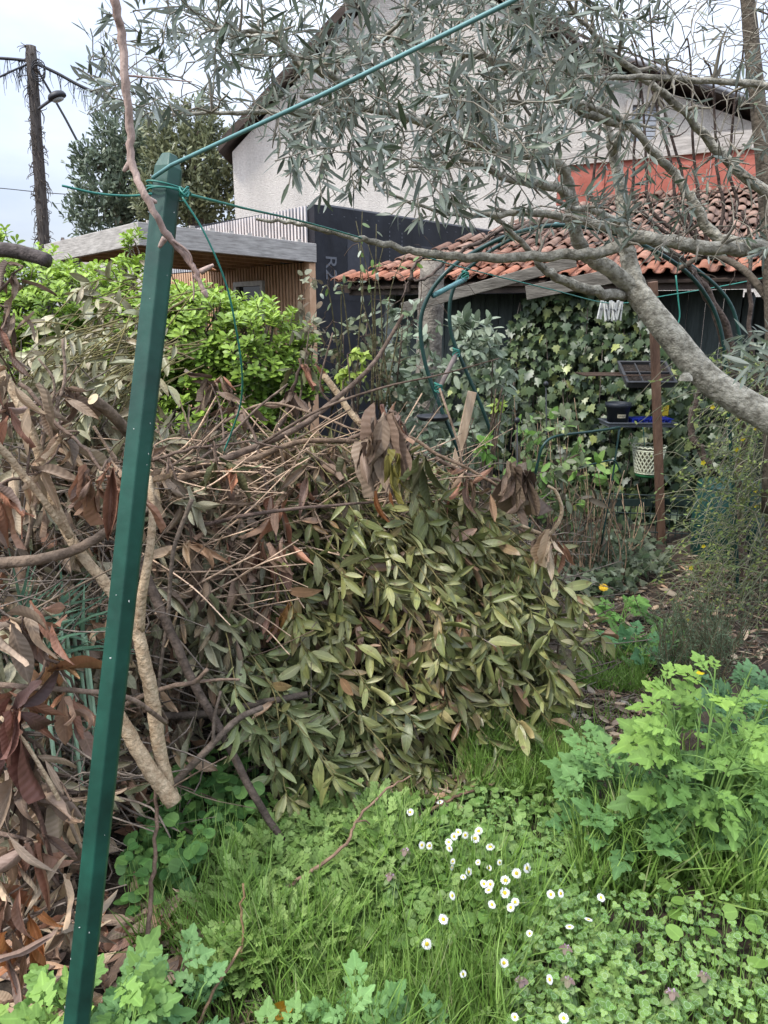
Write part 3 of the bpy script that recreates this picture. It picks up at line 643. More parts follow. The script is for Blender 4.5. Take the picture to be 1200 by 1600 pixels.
iv = thing("ivy", "dense dark ivy covering the shed wall behind the brown post", "climbing plant", on_plane(930, 840, wallp, bk) * [1, 1, 0])
ml, ms = MB(), MB()
ivy_patch(ml, ms, [(822, 470), (850, 452), (935, 452), (1020, 462), (1075, 580), (1085, 760), (1060, 850), (900, 870), (830, 760), (800, 640), (790, 560)], 3400, .03, .24, .05, .10, IV)
ivy_patch(ml, ms, [(1040, 580), (1150, 560), (1180, 700), (1190, 830), (1050, 860)], 700, .03, .3, .05, .10, IV)
ivy_patch(ml, ms, [(640, 560), (800, 560), (800, 780), (640, 780)], 700, .03, .3, .05, .10, IV)
ms.build("stems", M['bark_grey'], iv); ml.build("leaves", M['ivy'], iv)
SY = 5.22
def rodframe(name, label, y, x0, x1, dep, cat="shelf"):
    mb = MB(); a, b = W(x0, y, SY), W(x1, y, SY)
    for kk in range(6): tube(mb, [a + [0, dep * kk / 5, 0], b + [0, dep * kk / 5, 0]], .004, 6)
    for t in (.02, .5, .98): tube(mb, [a + (b - a) * t - [0, .01, .005], a + (b - a) * t + [0, dep + .01, -.005]], .004, 6)
    return tag(mb.build(name, plain("rusty wire", (.08, .05, .035), .7, .3)), label, cat)
rodframe("wire_shelf", "rusty wire shelf on the ivy holding the upper seed tray", 587, 915, 1060, .30)
def tray(name, label, c, sx, sy, h, tilt, cells, m, cat="seed tray", soil=True):
    t = thing(name, label, cat, c); ct, st = math.cos(tilt), math.sin(tilt); ax = np.array([[1, 0, 0], [0, ct, st], [0, -st, ct]]); mb = MB(); c = np.asarray(c)
    o = lambda x, y, z: c + np.array([x, y, z]) @ ax
    box(mb, o(0, 0, .003), (sx, sy, .003), ax)
    for sgn in (-1, 1):
        box(mb, o(sgn * sx, 0, h / 2), (.003, sy + .003, h / 2), ax); box(mb, o(0, sgn * sy, h / 2), (sx - .0031, .003, h / 2), ax)
        box(mb, o(sgn * (sx + .006), 0, h), (.0095, sy + .0155, .003), ax); box(mb, o(0, sgn * (sy + .006), h + .0005), (sx - .0034, .0095, .003), ax)
    mb.build("tray_body", m, t, smooth=False)
    if cells:
        mb = MB(); nx, ny = cells
        for i in range(1, nx): box(mb, o(-sx + 2 * sx * i / nx, 0, h * .6), (.004, sy - .004, h * .35), ax)
        for i in range(1, ny): box(mb, o(0, -sy + 2 * sy * i / ny, h * .6 + .001), (sx - .004, .004, h * .352), ax)
        mb.build("cell_walls", m, t, smooth=False)
    if soil:
        mb = MB(); box(mb, o(0, 0, h * .35), (sx - .004, sy - .004, h * .28), ax); mb.build("compost", surf("compost", (.015, .011, .009), (.06, .045, .035), .95, 60, 6, .8), t, smooth=False)
    return t
tray("seed_tray", "black seed tray with compost cells tipped forward on the wire shelf", W(1008, 590, SY + .1), .165, .13, .05, R(28), (3, 2), plain("grey black tray", (.06, .06, .062), .5))
tray("drip_tray", "long grey plastic tray holding the black pot and blue cells", W(994, 664, SY + .12), .235, .12, .03, 0, None, plain("grey plastic", (.11, .12, .135), .5), "tray", False)
zt_ = W(994, 664, SY + .12)[2] + .006
t = thing("flower_pot", "black plastic flower pot with a small cream label on its side", "plant pot", W(964, 658, SY + .08)); pc = W(964, 660, SY + .1); pc[2] = zt_ + .002
mb = MB(); lathe(mb, pc, [(.001, 0), (.068, 0), (.085, .125), (.092, .125), (.094, .16), (.089, .16), (.087, .128), (.080, .124), (.066, .02), (.001, .02)], 28); mb.build("pot_body", plain("dark blue black pot", (.03, .036, .046), .5), t)
mb = MB(); lathe(mb, pc, [(.001, .10), (.08, .10)], 20); mb.build("compost", bpy.data.materials["compost"], t)
def patch(mb, c, r, h, z, a0, a1, tint=(1, 1, 1)):
    a = np.linspace(a0, a1, 8); V = np.concatenate([np.stack([np.cos(a) * r(zz), np.sin(a) * r(zz), np.full(8, zz)], -1) for zz in (z, z + h)]) + c; mb.add(V, [[i, i + 1, 9 + i, 8 + i] for i in range(7)], tint)
mb = MB(); patch(mb, pc, lambda z: .0695 + .136 * z, .026, .055, R(-108), R(-62)); lb = mb.build("label", plain("cream label", (.55, .5, .36), .7), t)
mb = MB()
for i, a in enumerate((-103, -97, -92, -86, -81, -75, -69)): patch(mb, pc, lambda z: .0702 + .136 * z, .010 + .004 * (i % 2), .062, R(a), R(a + 3.2))
mb.build("handwriting", plain("brown ink", (.12, .09, .06), .8), lb)
bt = thing("cell_tray", "bright blue plastic plug cell tray beside the black pot", "seed tray", W(1016, 658, SY + .1)); bc = W(1014, 660, SY + .1); bc[2] = zt_; mb = MB()
for i in range(7):
    for j in range(3): 
        lathe(mb, bc + [-.125 + i * .042, -.05 + j * .045, .002], [(.012, 0), (.0185, .045), (.0175, .045), (.011, .004), (.001, .003)], 8)
mb.build("cells", plain("blue plastic", (.012, .03, .32), .35), bt)
mb = MB()
for j in range(4): box(mb, bc + [0, -.072 + j * .045, .049], (.15, .006, .002))
mb.build("rim", bpy.data.materials["blue plastic"], bt, smooth=False)
mb = MB(); ys = W(1038, 641, SY + .19); box(mb, ys, (.031, .002, .038)); yl = mb.build("plant_label", plain("yellow card", (.62, .45, .03), .6), smooth=False); tag(yl, "small yellow card with dark handwriting standing behind the blue cells", "plant label")
mb = MB()
for x0, x1, zz in ((-.004, .006, .015), (.012, .02, .016), (-.012, .004, -.006), (.008, .022, -.004), (.021, .024, .004)): beam(mb, ys + [x0, -.003, zz], ys + [x1, -.003, zz + .003], .0015, .003)
q = mb.build("handwriting", plain("dark ink", (.02, .02, .02), .8), yl, smooth=False)
mb = MB(); c = ys - [0, 0, .078]; box(mb, c, (.003, .002, .04)); mb.build("stick", bpy.data.materials["yellow card"], yl, smooth=False)
# lattice basket
bs = thing("lattice_basket", "cream lattice plastic planter with green base on the ivy wall", "planter", W(1010, 745, SY + .13)); c = W(1010, 744, SY + .13)
mb = MB(); H = .235; rr = lambda z: .082 + .038 * z / H
for sgn in (-1, 1):
    for kk in range(22):
        a0 = kk * 2 * math.pi / 22; zz = np.linspace(.03, H - .03, 9); a = a0 + sgn * (zz - .03) * 5.5
        tube(mb, c + np.stack([np.cos(a) * rr(zz), np.sin(a) * rr(zz), zz], -1), .0052, 5)
a = np.linspace(0, 2 * math.pi, 89)
for zz, w in ((H - .03, .006), (.032, .006)): tube(mb, c + np.stack([np.cos(a) * rr(zz), np.sin(a) * rr(zz), zz + a * 0], -1), w, 6, caps=False)
zz = H - .012 + .010 * np.abs(np.sin(a * 11)); tube(mb, c + np.stack([np.cos(a) * rr(H), np.sin(a) * rr(H), zz], -1), .006, 6, caps=False)
mb.build("lattice", plain("cream plastic", (.60, .62, .46), .5), bs)
mb = MB(); lathe(mb, c, [(.001, 0), (.082, 0), (.087, .03), (.083, .03), (.078, .006), (.001, .006)], 28); mb.build("base", plain("green plastic base", (.03, .17, .06), .45), bs)
mb = MB(); lathe(mb, c, [(.001, H * .62), (.08, H * .62), (.10, H * .60)], 24); lathe(mb, c, [(.074, .03), (.104, H * .8)], 24); mb.build("lining", surf("pale coir lining", (.22, .2, .13), (.38, .34, .24), .95, 40), bs)
mb = MB(); tube(mb, smoothline([c + [0, .10, H - .02], c + [0, .16, H + .10], c + [0, .25, H + .12]]), .004, 6); mb.build("hook", M['green_wire'], bs)
# wire rack low by the post
mb = MB(); a, b = W(945, 790, 5.2), W(1080, 800, 5.1)
for kk in range(14): p = a + (b - a) * kk / 13; tube(mb, [p * [1, 1, 0] + [0, 0, .05], p + [0, 0, .08]], .004, 5)
for zz in (.08, .22, .36): tube(mb, [a * [1, 1, 0] + [0, 0, zz], b * [1, 1, 0] + [0, 0, zz]], .005, 5)
box(mb, (a + b) / 2 * [1, 1, 0] + [0, .02, .30], (.36, .012, .025)); tag(mb.build("wire_rack", plain("dark green wire rack", (.016, .03, .026), .5), smooth=False), "low dark green wire rack standing at the foot of the ivy", "rack")
# green bin in the jasmine
t = thing("water_butt", "dark green plastic barrel half hidden by the jasmine", "barrel", W(1120, 900, 4.75) * [1, 1, 0]); c = W(1125, 900, 4.75) * [1, 1, 0]
mb = MB(); lathe(mb, c, [(.001, 0), (.19, 0), (.21, .05), (.225, .25), (.228, .27), (.225, .29), (.215, .50), (.20, .52)], 24); mb.build("barrel", plain("dark green plastic", (.01, .055, .045), .4), t)
mb = MB(); lathe(mb, c, [(.001, .545), (.205, .54), (.212, .53), (.212, .51)], 24); mb.build("lid", bpy.data.materials["dark green plastic"], t)

# ================================================================== CLOTHES LINE, PEGS
Lp = smoothline(WL([(292, 303, 1.16), (380, 325, 1.5), (480, 348, 1.9), (600, 382, 2.5), (730, 420, 3.4), (860, 452, 4.0), (957, 474, 4.5), (1040, 462, 4.6), (1165, 440, 4.7), (1320, 405, 4.8)]), 10)
mb = MB(); tube(mb, Lp, [.0022, .0028, .004], 6); tag(mb.build("clothes_line", M['green_wire']), "thin green line from the stake sagging past the arch to the pegs", "line")
g = np.random.default_rng(66); pegd = ["grey white peg at the near end of the peg cluster", "white peg with its jaws spread beside the outermost peg", "pale peg hanging straight, third in the peg cluster", "white peg tilted left at the middle of the cluster", "tallest white peg hanging at the middle of the cluster", "greyish peg pressed against the tallest peg", "white peg tilted right near the cluster end", "last white peg hanging closest to the olive trunk"]
for i, lb in enumerate(pegd):
    x = 940 + i * 4.4 + g.uniform(-1.2, 1.2); top_ = W(x, 473 + (i % 3) * 1.6, 4.48); t = thing("clothes_peg", lb, "clothes peg", top_ - [0, 0, .1], "clothes pegs clustered on the line"); a = g.normal(0, .26)
    d = np.array([math.sin(a), g.normal(0, .1), -math.cos(a)]); s_ = np.array([math.cos(a), .3, math.sin(a)])
    for sg in (-1, 1):
        mb = MB(); beam(mb, top_ + [0, 0, .012] + s_ * sg * .004, top_ + d * .095 + s_ * sg * (.009 + .004 * (i % 2)), .009, .010); mb.build("jaw", bpy.data.materials.get("peg plastic") or plain("peg plastic", (.62, .62, .58), .5), t, smooth=False)
    mb = MB(); lathe(mb, top_ + d * .035 - [0, .006, 0], [(.006, -.004), (.007, 0), (.006, .004)], 8); mb.build("spring", plain("spring steel", (.4, .4, .4), .3, 1) if not bpy.data.materials.get("spring steel") else bpy.data.materials["spring steel"], t)
mb = MB(); tube(mb, smoothline(WL([(1056, 430, 5.0), (1060, 470, 5.0), (1062, 495, 5.0), (1056, 515, 5.0)])), .005, 6); tag(mb.build("green_string", M['green_wire']), "short green cord hanging from the tiled eave into the dark shed opening", "cord")

# ================================================================== GARDEN ARCH, FEEDER, VINES
arch = thing("garden_arch", "green tubular garden arch bent over, its hoops tied with rungs", "arch", W(900, 900, 4.0) * [1, 1, 0])
HA = smoothline(WL([(735, 790, 3.75), (720, 715, 3.75), (690, 640, 3.75), (665, 570, 3.75), (657, 505, 3.75), (672, 458, 3.75), (703, 420, 3.75), (742, 393, 3.8), (800, 366, 3.8), (870, 352, 3.85), (950, 362, 3.9), (1022, 392, 3.9), (1080, 432, 3.95), (1118, 490, 4.0), (1133, 560, 4.0), (1142, 700, 4.05), (1150, 840, 4.05), (1153, 950, 4.05)]), 5)
HB = smoothline(WL([(775, 700, 4.15), (753, 637, 4.15), (722, 565, 4.15), (705, 520, 4.15), (703, 475, 4.15), (714, 440, 4.15), (740, 412, 4.15), (790, 378, 4.2), (860, 350, 4.2), (940, 352, 4.25), (1010, 375, 4.3), (1080, 415, 4.35), (1135, 465, 4.4), (1155, 520, 4.4), (1162, 600, 4.4), (1168, 720, 4.4), (1172, 880, 4.4)]), 5)
HA[0, 2] = max(0, HA[0, 2]); 
for H_ in (HA, HB): mb = MB(); tube(mb, H_, .0105, 10); mb.build("hoop", M['green_metal'], arch)
tm = plain("worn teal tube", (.10, .24, .24), .5); bm = plain("brown tube", (.17, .13, .11), .7)
for (p, q, m) in (((677, 462, 3.75), (727, 436, 4.14), tm), ((686, 607, 3.75), (713, 553, 4.15), bm), ((872, 352, 3.85), (862, 350, 4.2), tm), ((1060, 415, 3.93), (1075, 412, 4.34), tm), ((1136, 600, 4.02), (1161, 590, 4.4), tm)):
    mb = MB(); tube(mb, [W(*p), W(*q)], .013, 10); mb.build("rung", m, arch)
mb = MB()
for p in ((727, 430, 4.13), (713, 551, 4.13), (685, 606, 3.74)):
    c = W(*p)
    for kk in range(6): a_ = np.linspace(0, 6.28, 9); tube(mb, c + np.stack([np.cos(a_) * .02, np.sin(a_) * .02, np.sin(a_ + kk) * .012 + kk * .005 - .01], -1), .003, 4)
mb.build("ties", M['green_wire'], arch)
fd = thing("bird_feeder", "round black hanging dish hung on wires inside the green arch", "bird feeder", W(677, 653, 3.68)); c = W(677, 653, 3.68)
mb = MB(); lathe(mb, c, [(.001, -.012), (.07, -.01), (.084, .004), (.087, .012), (.083, .012), (.07, -.002), (.001, -.004)], 28); mb.build("dish", M['black_plastic'], fd)
mb = MB(); hk = W(690, 603, 3.76)
for a_ in (0.3, 2.4, 4.5): tube(mb, [c + [math.cos(a_) * .083, math.sin(a_) * .083, .01], hk], .0018, 5)
mb.build("wires", M['black_plastic'], fd)
vine = thing("climbing_vine", "old twisted brown vine stems climbing the far leg of the arch", "climbing plant", W(1165, 900, 4.2) * [1, 1, 0]); mb = MB(); g = np.random.default_rng(71); vt = []
for pts, r in (([(1165, 950, 4.3), (1155, 800, 4.3), (1150, 740, 4.3), (1165, 700, 4.3), (1160, 660, 4.3), (1150, 600, 4.25), (1138, 520, 4.2), (1110, 465, 4.15), (1080, 425, 4.1), (1040, 395, 4.05), (980, 365, 4.0), (880, 345, 4.0), (780, 372, 4.0), (735, 400, 4.0)], .032),
              ([(1112, 740, 4.2), (1098, 712, 4.2), (1082, 680, 4.2), (1082, 640, 4.2), (1095, 612, 4.2), (1125, 575, 4.2), (1150, 540, 4.2)], .024), ([(1150, 600, 4.2), (1125, 510, 4.15), (1090, 440, 4.1), (1060, 400, 4.05), (1000, 370, 4.0), (900, 340, 4.0)], .018), ([(1180, 620, 4.0), (1170, 480, 4.0), (1172, 380, 4.0), (1160, 330, 4.0)], .014), ([(880, 345, 4.05), (800, 355, 4.0), (745, 380, 3.95), (700, 405, 3.95), (670, 432, 3.9), (640, 440, 3.9), (628, 470, 3.9)], .012), ([(640, 440, 3.9), (655, 405, 3.9), (700, 390, 3.9)], .009)):
    P = smoothline(WL(pts), 5); P += g.normal(0, .006, P.shape); tube(mb, P, [r, r * .45], 9, rough=.12, tint=(.55, .5, .5)); vt += [np.append(p, r * .3) for p in P[::2]]
vt2 = [W(x, y, 3.9 + g.uniform(-.2, .3)) for x, y in sample([(560, 390), (700, 350), (1000, 300), (1190, 330), (1190, 460), (1020, 430), (800, 420), (620, 560)], 90, g)]
grow(mb, vt, vt2, g, .0015, .006, .5, 4, tint=(.5, .45, .42)); mb.build("stems", M['bark_grey'], vine)

# ================================================================== OLIVE TREE
g = np.random.default_rng(81)
ol = thing("olive_tree", "spreading grey green olive tree with a thick leaning trunk and bare inner twigs", "tree", (2.4, 2.9, 0))
trunk = WL([(1560, 1150, 2.75), (1400, 800, 2.85), (1300, 712, 2.9), (1200, 652, 3.0), (1110, 595, 3.1), (1050, 527, 3.18), (1005, 470, 3.25), (985, 442, 3.28)])
P = smoothline(trunk, 6); mb = MB(); tube(mb, P, [.085, .075, .068, .062, .058, .056, .052, .046], 18, rough=.025)
lathe(mb, W(1072, 587, 3.03), [(.03, -.02), (.024, .0), (.01, .012), (.001, .012)], 10)
mb.build("trunk", M['bark_olive'], ol); nodes = []
LIMBS = [([(990, 450, 3.27), (947, 418, 3.2), (915, 396, 3.15), (899, 362, 3.1), (890, 305, 3.05), (880, 265, 3.0), (830, 243, 2.85), (750, 228, 2.6), (660, 190, 2.4), (560, 170, 2.2), (470, 150, 2.05)], .036),
 ([(995, 448, 3.27), (981, 402, 3.3), (975, 355, 3.3), (971, 305, 3.3), (958, 240, 3.3), (948, 190, 3.25), (935, 110, 3.2), (925, 20, 3.1)], .04),
 ([(975, 462, 3.28), (912, 450, 3.1), (867, 431, 3.0), (843, 411, 2.95), (812, 376, 2.9), (770, 340, 2.8), (720, 318, 2.7)], .024),
 ([(1330, 392, 2.6), (1200, 388, 2.6), (1105, 387, 2.6), (1000, 371, 2.6), (950, 392, 2.6), (899, 399, 2.55), (820, 401, 2.5), (740, 402, 2.45), (660, 395, 2.4), (600, 381, 2.35), (533, 366, 2.3), (467, 350, 2.25), (400, 342, 2.2)], .027),
 ([(1000, 371, 2.6), (940, 352, 2.6), (883, 339, 2.58), (820, 333, 2.5), (740, 338, 2.45), (680, 330, 2.4), (600, 300, 2.3)], .018),
 ([(890, 305, 3.05), (860, 290, 2.8), (800, 280, 2.6), (740, 255, 2.4), (690, 240, 2.3), (640, 260, 2.2)], .02),
 ([(980, 196, 2.9), (900, 165, 2.6), (840, 126, 2.5), (765, 92, 2.4), (690, 76, 2.3), (600, 60, 2.2), (500, 95, 2.1), (420, 62, 2.0), (330, 48, 1.95)], .018),
 ([(958, 240, 3.3), (980, 196, 2.9), (1020, 200, 2.8)], .018),
 ([(1330, 330, 2.5), (1200, 300, 2.5), (1125, 240, 2.5), (1080, 185, 2.45), (1015, 130, 2.4), (950, 75, 2.35), (900, 22, 2.3), (860, -40, 2.2)], .019),
 ([(1240, 395, 2.6), (1125, 372, 2.7), (1085, 320, 2.7), (1060, 280, 2.7), (1020, 235, 2.65), (975, 190, 2.6), (900, 160, 2.5), (800, 160, 2.3), (720, 150, 2.1)], .022),
 ([(1330, 150, 2.4), (1175, 132, 2.4), (1000, 120, 2.35), (900, 118, 2.3), (830, 60, 2.2)], .012),
 ([(560, 170, 2.2), (520, 120, 2.1), (470, 98, 2.0), (420, 55, 1.95), (320, 46, 1.9)], .014),
 ([(560, 176, 2.2), (450, 175, 2.1), (360, 176, 2.0), (270, 178, 1.95)], .009),
 ([(975, 355, 3.3), (930, 330, 3.1), (880, 320, 2.9), (840, 290, 2.8)], .018)]
for pts, r in LIMBS:
    P = smoothline(WL(pts), 6); P[2:-1] += g.normal(0, .003, P[2:-1].shape); mb = MB(); tube(mb, P, np.linspace(r, max(.003, r * .16), len(P)), 10, rough=.03); mb.build("limb", M['bark_olive'], ol)
    nodes += [np.append(p, rr) for p, rr in zip(P, np.linspace(r, r * .3, len(P)))]
mb, ml = MB(), MB()
left_poly = [(130, 0), (620, -120), (900, -160), (960, 60), (900, 230), (700, 300), (520, 330), (440, 230), (330, 175), (250, 205), (130, 180), (118, 130)]
tg = [];
q = sample(left_poly, 500, g); tg += [W(x, y, g.uniform(1.6, 2.9)) for x, y in q]
q = sample([(560, 40), (900, 40), (940, 260), (800, 330), (560, 300)], 70, g); tg += [W(x, y, g.uniform(1.25, 1.7)) for x, y in q]
q = sample([(600, -60), (930, -80), (970, 150), (760, 230), (600, 110)], 130, g); tg += [W(x, y, g.uniform(1.9, 3.0)) for x, y in q]
q = sample([(330, 30), (560, 20), (640, 200), (430, 230)], 110, g); tg += [W(x, y, g.uniform(1.7, 2.8)) for x, y in q]
q = sample([(420, 220), (560, 250), (760, 330), (640, 350), (520, 320), (440, 290)], 44, g); tg += [W(x, y, g.uniform(1.5, 1.9)) for x, y in q]
leafy = grow(mb, nodes, tg, g, .0015, .0062, .35, 5)
q = sample([(700, 380), (640, 200), (850, -120), (1300, -120), (1300, 430), (1050, 420), (900, 360)], 1100, g); bare = grow(mb, nodes, [W(x, y, g.uniform(2.0, 3.3)) for x, y in q], g, .0016, .0075, .5, 5)
q = sample([(130, 0), (620, -80), (800, -60), (900, 200), (640, 300), (440, 240), (300, 180), (140, 170)], 330, g); grow(mb, nodes, [W(x, y, g.uniform(1.8, 3.0)) for x, y in q], g, .0015, .0062, .4, 5)
mb.build("twigs", M['bark_twig'], ol)
OP = [(.075, .095, .065), (.12, .145, .105), (.165, .19, .145), (.085, .115, .06)]
def olive_leaves(P, n, s, g):
    Q, T = along(P, n, .3 if len(P) < 8 else .45, 1, g); sg = np.where(np.arange(n) % 2, 1, -1)[:, None]; side = nrm(np.cross(T, rnd(n, 1, g)))
    D = nrm(T * .7 + side * sg * .8 + rnd(n, .2, g) + [0, 0, -.05]); leaves(ml, T_OLIVE, Q, D, [0, -.3, .9] + rnd(n, .7, g), s * g.uniform(.6, 1.15, n), s * .155 * g.uniform(.8, 1.2, n), pal(n, OP, .25, g), curl=g.uniform(-.1, .15, n), fold=.2, twist=g.normal(0, .4, n))
for P in leafy: olive_leaves(P, int(g.integers(4, 10)), .054, g)
for P in bare:
    x = P[-1, 0] / P[-1, 1]
    if g.random() < (.5 if x < .32 else .16): olive_leaves(P, int(g.integers(4, 10)), .06, g)
for x, y, Y in ((1190, 545, 2.0), (1170, 590, 2.0), (1195, 575, 1.9), (1180, 530, 2.1), (1165, 555, 2.1)):
    P = smoothline(WL([(1290, y - 30, Y), (1230, y - 15, Y), (x - 30, y - 5, Y)])); tube(mb, P, [.004, .0015], 5); olive_leaves(P, 16, .07, g)
ml.build("leaves", M['olive'], ol)
# bare fruit tree behind
g = np.random.default_rng(85)
ft = thing("fruit_tree", "bare dark stemmed fruit tree with upright shoots behind the olive", "tree", W(1190, 800, 3.6) * [1, 1, 0]); mb = MB(); nd = []
for pts, r in (([(1205, 800, 3.6), (1210, 560, 3.6), (1200, 330, 3.6), (1190, 215, 3.6), (1177, 95, 3.6), (1165, -40, 3.6)], .038), ([(1210, 480, 3.6), (1160, 420, 3.7), (1105, 400, 3.8), (1060, 420, 3.8)], .016)):
    P = smoothline(WL(pts), 5); tube(mb, P, [r * 1.2, r * .75], 10, rough=.06, tint=(.6, .6, .55)); nd += [np.append(p, r * .5) for p in P]
for x0, x1, y1 in ((1050, 958, -30), (1062, 1010, -40), (1085, 1075, 60), (1010, 985, 60), (930, 940, 10), (1120, 1100, 90), (990, 1010, 120), (1140, 1168, 40)):
    P = smoothline(WL([(1110, 405, 3.8), (x0 + 10, 330, 3.8), (x0, 260, 3.8), ((x0 + x1) / 2 + g.normal(0, 8), 130, 3.75), (x1, y1, 3.7)]), 5); P += g.normal(0, .0025, P.shape); tube(mb, P, [.010, .0035], 6, rough=.05, tint=(.38, .33, .33)); nd += [np.append(p, .006) for p in P[3:]]
mb.build("trunk", M['bark_grey'], ft); mb = MB()
grow(mb, nd, [W(x, y, g.uniform(3.5, 4.0)) for x, y in sample([(880, -60), (1230, -60), (1230, 400), (1000, 380), (900, 200)], 150, g)], g, .0016, .006, .4, 4, tint=(.42, .36, .36)); mb.build("twigs", M['bark_grey'], ft)
# ================================================================== SHRUBS AND CANES IN FRONT OF THE SHED
def leafy_shrub(name, label, cat, base, poly, Y0, Y1, nst, nlv, Ls, pals, g, wood=(.5, .45, .4), tm=None, droop=.25, mat=None, wr=.3):
    t = thing(name, label, cat, base); mb, ml = MB(), MB(); tm = tm or T_OVAL
    q = sample(poly, nst, g); tg = [W(x, y, g.uniform(Y0, Y1)) for x, y in q]
    nd = []
    for k in range(5):
        e_ = tg[k] * .5 + base * .5 + g.normal(0, .06, 3); P = smoothline([base + g.normal(0, .05, 3) * [1, 1, 0], e_, tg[k]], 6); tube(mb, P, [.012, .004], 6, tint=wood, rough=.08); nd += [np.append(p, .006) for p in P[2:]]
    tw = grow(mb, nd, tg, g, .0015, .005, .35, 5, tint=wood)
    for P in tw:
        n = max(2, int(nlv / max(1, len(tw)))); Q, T = along(P, n, .15, 1, g); D = nrm(T * .4 + rnd(n, .6, g) - [0, 0, droop]); s = Ls * g.uniform(.55, 1.15, n)
        leaves(ml, tm, Q, D, CAMD * .6 + [0, 0, .4] + rnd(n, .45, g), s, s * wr * 1.4, pal(n, pals, .2, g), curl=.2, fold=.15)
    mb.build("stems", M['bark_grey'], t); ml.build("leaves", mat or M['soft'], t); return t
g = np.random.default_rng(91)
PALE = [(.20, .25, .16), (.28, .33, .23), (.13, .18, .10), (.34, .38, .28)]
B = lambda px, py, Y: W(px, py, Y) * [1, 1, 0]
leafy_shrub("shrub", "pale grey green leafy shrub filling the gap behind the arch and feeder", "shrub", B(690, 860, 4.9), [(610, 560), (690, 500), (740, 480), (800, 520), (810, 640), (760, 730), (640, 740), (590, 660)], 4.6, 5.2, 130, 1400, .09, PALE, g)
leafy_shrub("shrub", "small pale shrub climbing the plank corner left of the cut trunk", "shrub", B(600, 860, 5.0), [(590, 470), (640, 450), (660, 520), (640, 620), (575, 640), (595, 540)], 4.8, 5.2, 60, 190, .09, PALE, g)
LIME = [(.32, .42, .06), (.42, .52, .12), (.24, .34, .05)]
leafy_shrub("shrub", "small lime yellow leaved shrub between the hedge and the pale shrub", "shrub", B(548, 800, 4.2), [(528, 560), (560, 538), (580, 570), (560, 620), (525, 600)], 4.1, 4.3, 22, 130, .055, LIME, g)
leafy_shrub("sapling", "lime green sapling shoot standing right of the arch leg", "shrub", B(780, 850, 4.0), [(768, 600), (790, 585), (795, 640), (770, 650)], 3.95, 4.05, 9, 40, .065, LIME, g)
leafy_shrub("sapling", "fresh green shoots at the foot of the arch beside the leaning plank", "shrub", B(735, 850, 3.9), [(710, 690), (770, 670), (765, 720), (715, 730)], 3.85, 3.95, 9, 40, .07, [(.14, .30, .05), (.24, .38, .08)], g)
leafy_shrub("shrub", "straggly brown leaved shrub against the corner of the black wall", "shrub", B(470, 800, 4.4), [(455, 430), (500, 430), (520, 560), (480, 600), (450, 520)], 4.3, 4.6, 30, 60, .08, [(.22, .2, .13), (.3, .3, .2), (.14, .1, .06)], g)
# tall weeds in front of the black wall
t = thing("weed_stalks", "thin green and brown weed stalks rising before the black membrane wall", "weed", B(590, 800, 4.6)); mb, ml = MB(), MB(); nd = []
for x0, x1, y1 in ((600, 556, 345), (592, 566, 330), (612, 572, 370), (580, 588, 350), (580, 600, 380), (585, 635, 395), (560, 560, 380), (560, 520, 450), (600, 655, 400), (540, 500, 460), (520, 560, 440)):
    P = smoothline(WL([(x0, 640, 4.6), ((x0 * 2 + x1) / 3, 540, 4.55), ((x0 + x1) / 2 + g.normal(0, 8), 450, 4.5), (x1, y1, 4.5)]), 5); tube(mb, P, [.006, .002], 5, tint=(.6, .65, .4)); nd += [np.append(p, .003) for p in P[6:]]
    n = 4; Q, T = along(P, n, .5, 1, g); leaves(ml, T_OVAL, Q, nrm(rnd(n, .6, g) - [0, 0, .4]), CAMD + rnd(n, .4, g), .05, .02, pal(n, [(.25, .33, .16), (.4, .44, .34), (.16, .26, .05)], .2, g), curl=.2)
grow(mb, nd, [W(x, y, g.uniform(4.3, 4.7)) for x, y in sample([(500, 400), (640, 400), (640, 600), (480, 600)], 60, g)], g, .0015, .004, .5, 4, tint=(.6, .5, .45))
mb.build("stalks", M['bark_grey'], t); ml.build("leaves", M['soft'], t)
# hydrangea canes
t = thing("hydrangea", "dry straw coloured hydrangea canes with a few green shoots before the ivy", "shrub", B(880, 870, 4.4)); mb, ml = MB(), MB()
for kk in range(85):
    x = g.uniform(790, 985); Yc = g.uniform(4.1, 4.8); b_ = B(x + g.normal(0, 10), 850, Yc); tp = W(x + g.normal(0, 30), g.uniform(620 if x < 915 else 730, 820), Yc + g.normal(0, .1)); P = smoothline([b_, (b_ + tp) / 2 + g.normal(0, .045, 3), tp], 4)
    tube(mb, P, [.0042, .0018], 5, tint=np.array([2.0, 1.7, 1.35]) * g.uniform(.5, 1.1)); 
    if g.random() < .13: n = 4; leaves(ml, T_OVAL, np.tile(tp, (n, 1)), nrm(rnd(n, .7, g) + [0, 0, .2]), [0, -.4, .8] + rnd(n, .3, g), g.uniform(.05, .10, n), .045, pal(n, [(.16, .30, .06), (.28, .42, .12)], .2, g), curl=.2)
    if g.random() < .3: n = 3; leaves(ml, T_OVAL, P[[3, 5, 6]], nrm(rnd(n, .6, g) - [0, 0, .5]), CAMD + rnd(n, .5, g), g.uniform(.06, .13, n), .045, pal(n, [(.22, .19, .14), (.2, .23, .17), (.12, .09, .06)], .2, g), curl=.5, roll=.8)
mb.build("canes", M['bark_grey'], t); ml.build("leaves", M['soft'], t)
leafy_shrub("shrub", "loose mid green shrub with dull leaves growing through the dry canes", "shrub", B(890, 870, 4.1), [(800, 660), (880, 640), (915, 700), (920, 830), (850, 850), (800, 780)], 3.9, 4.5, 60, 420, .075, [(.10, .15, .05), (.17, .22, .10), (.22, .24, .15), (.16, .30, .06)], g)
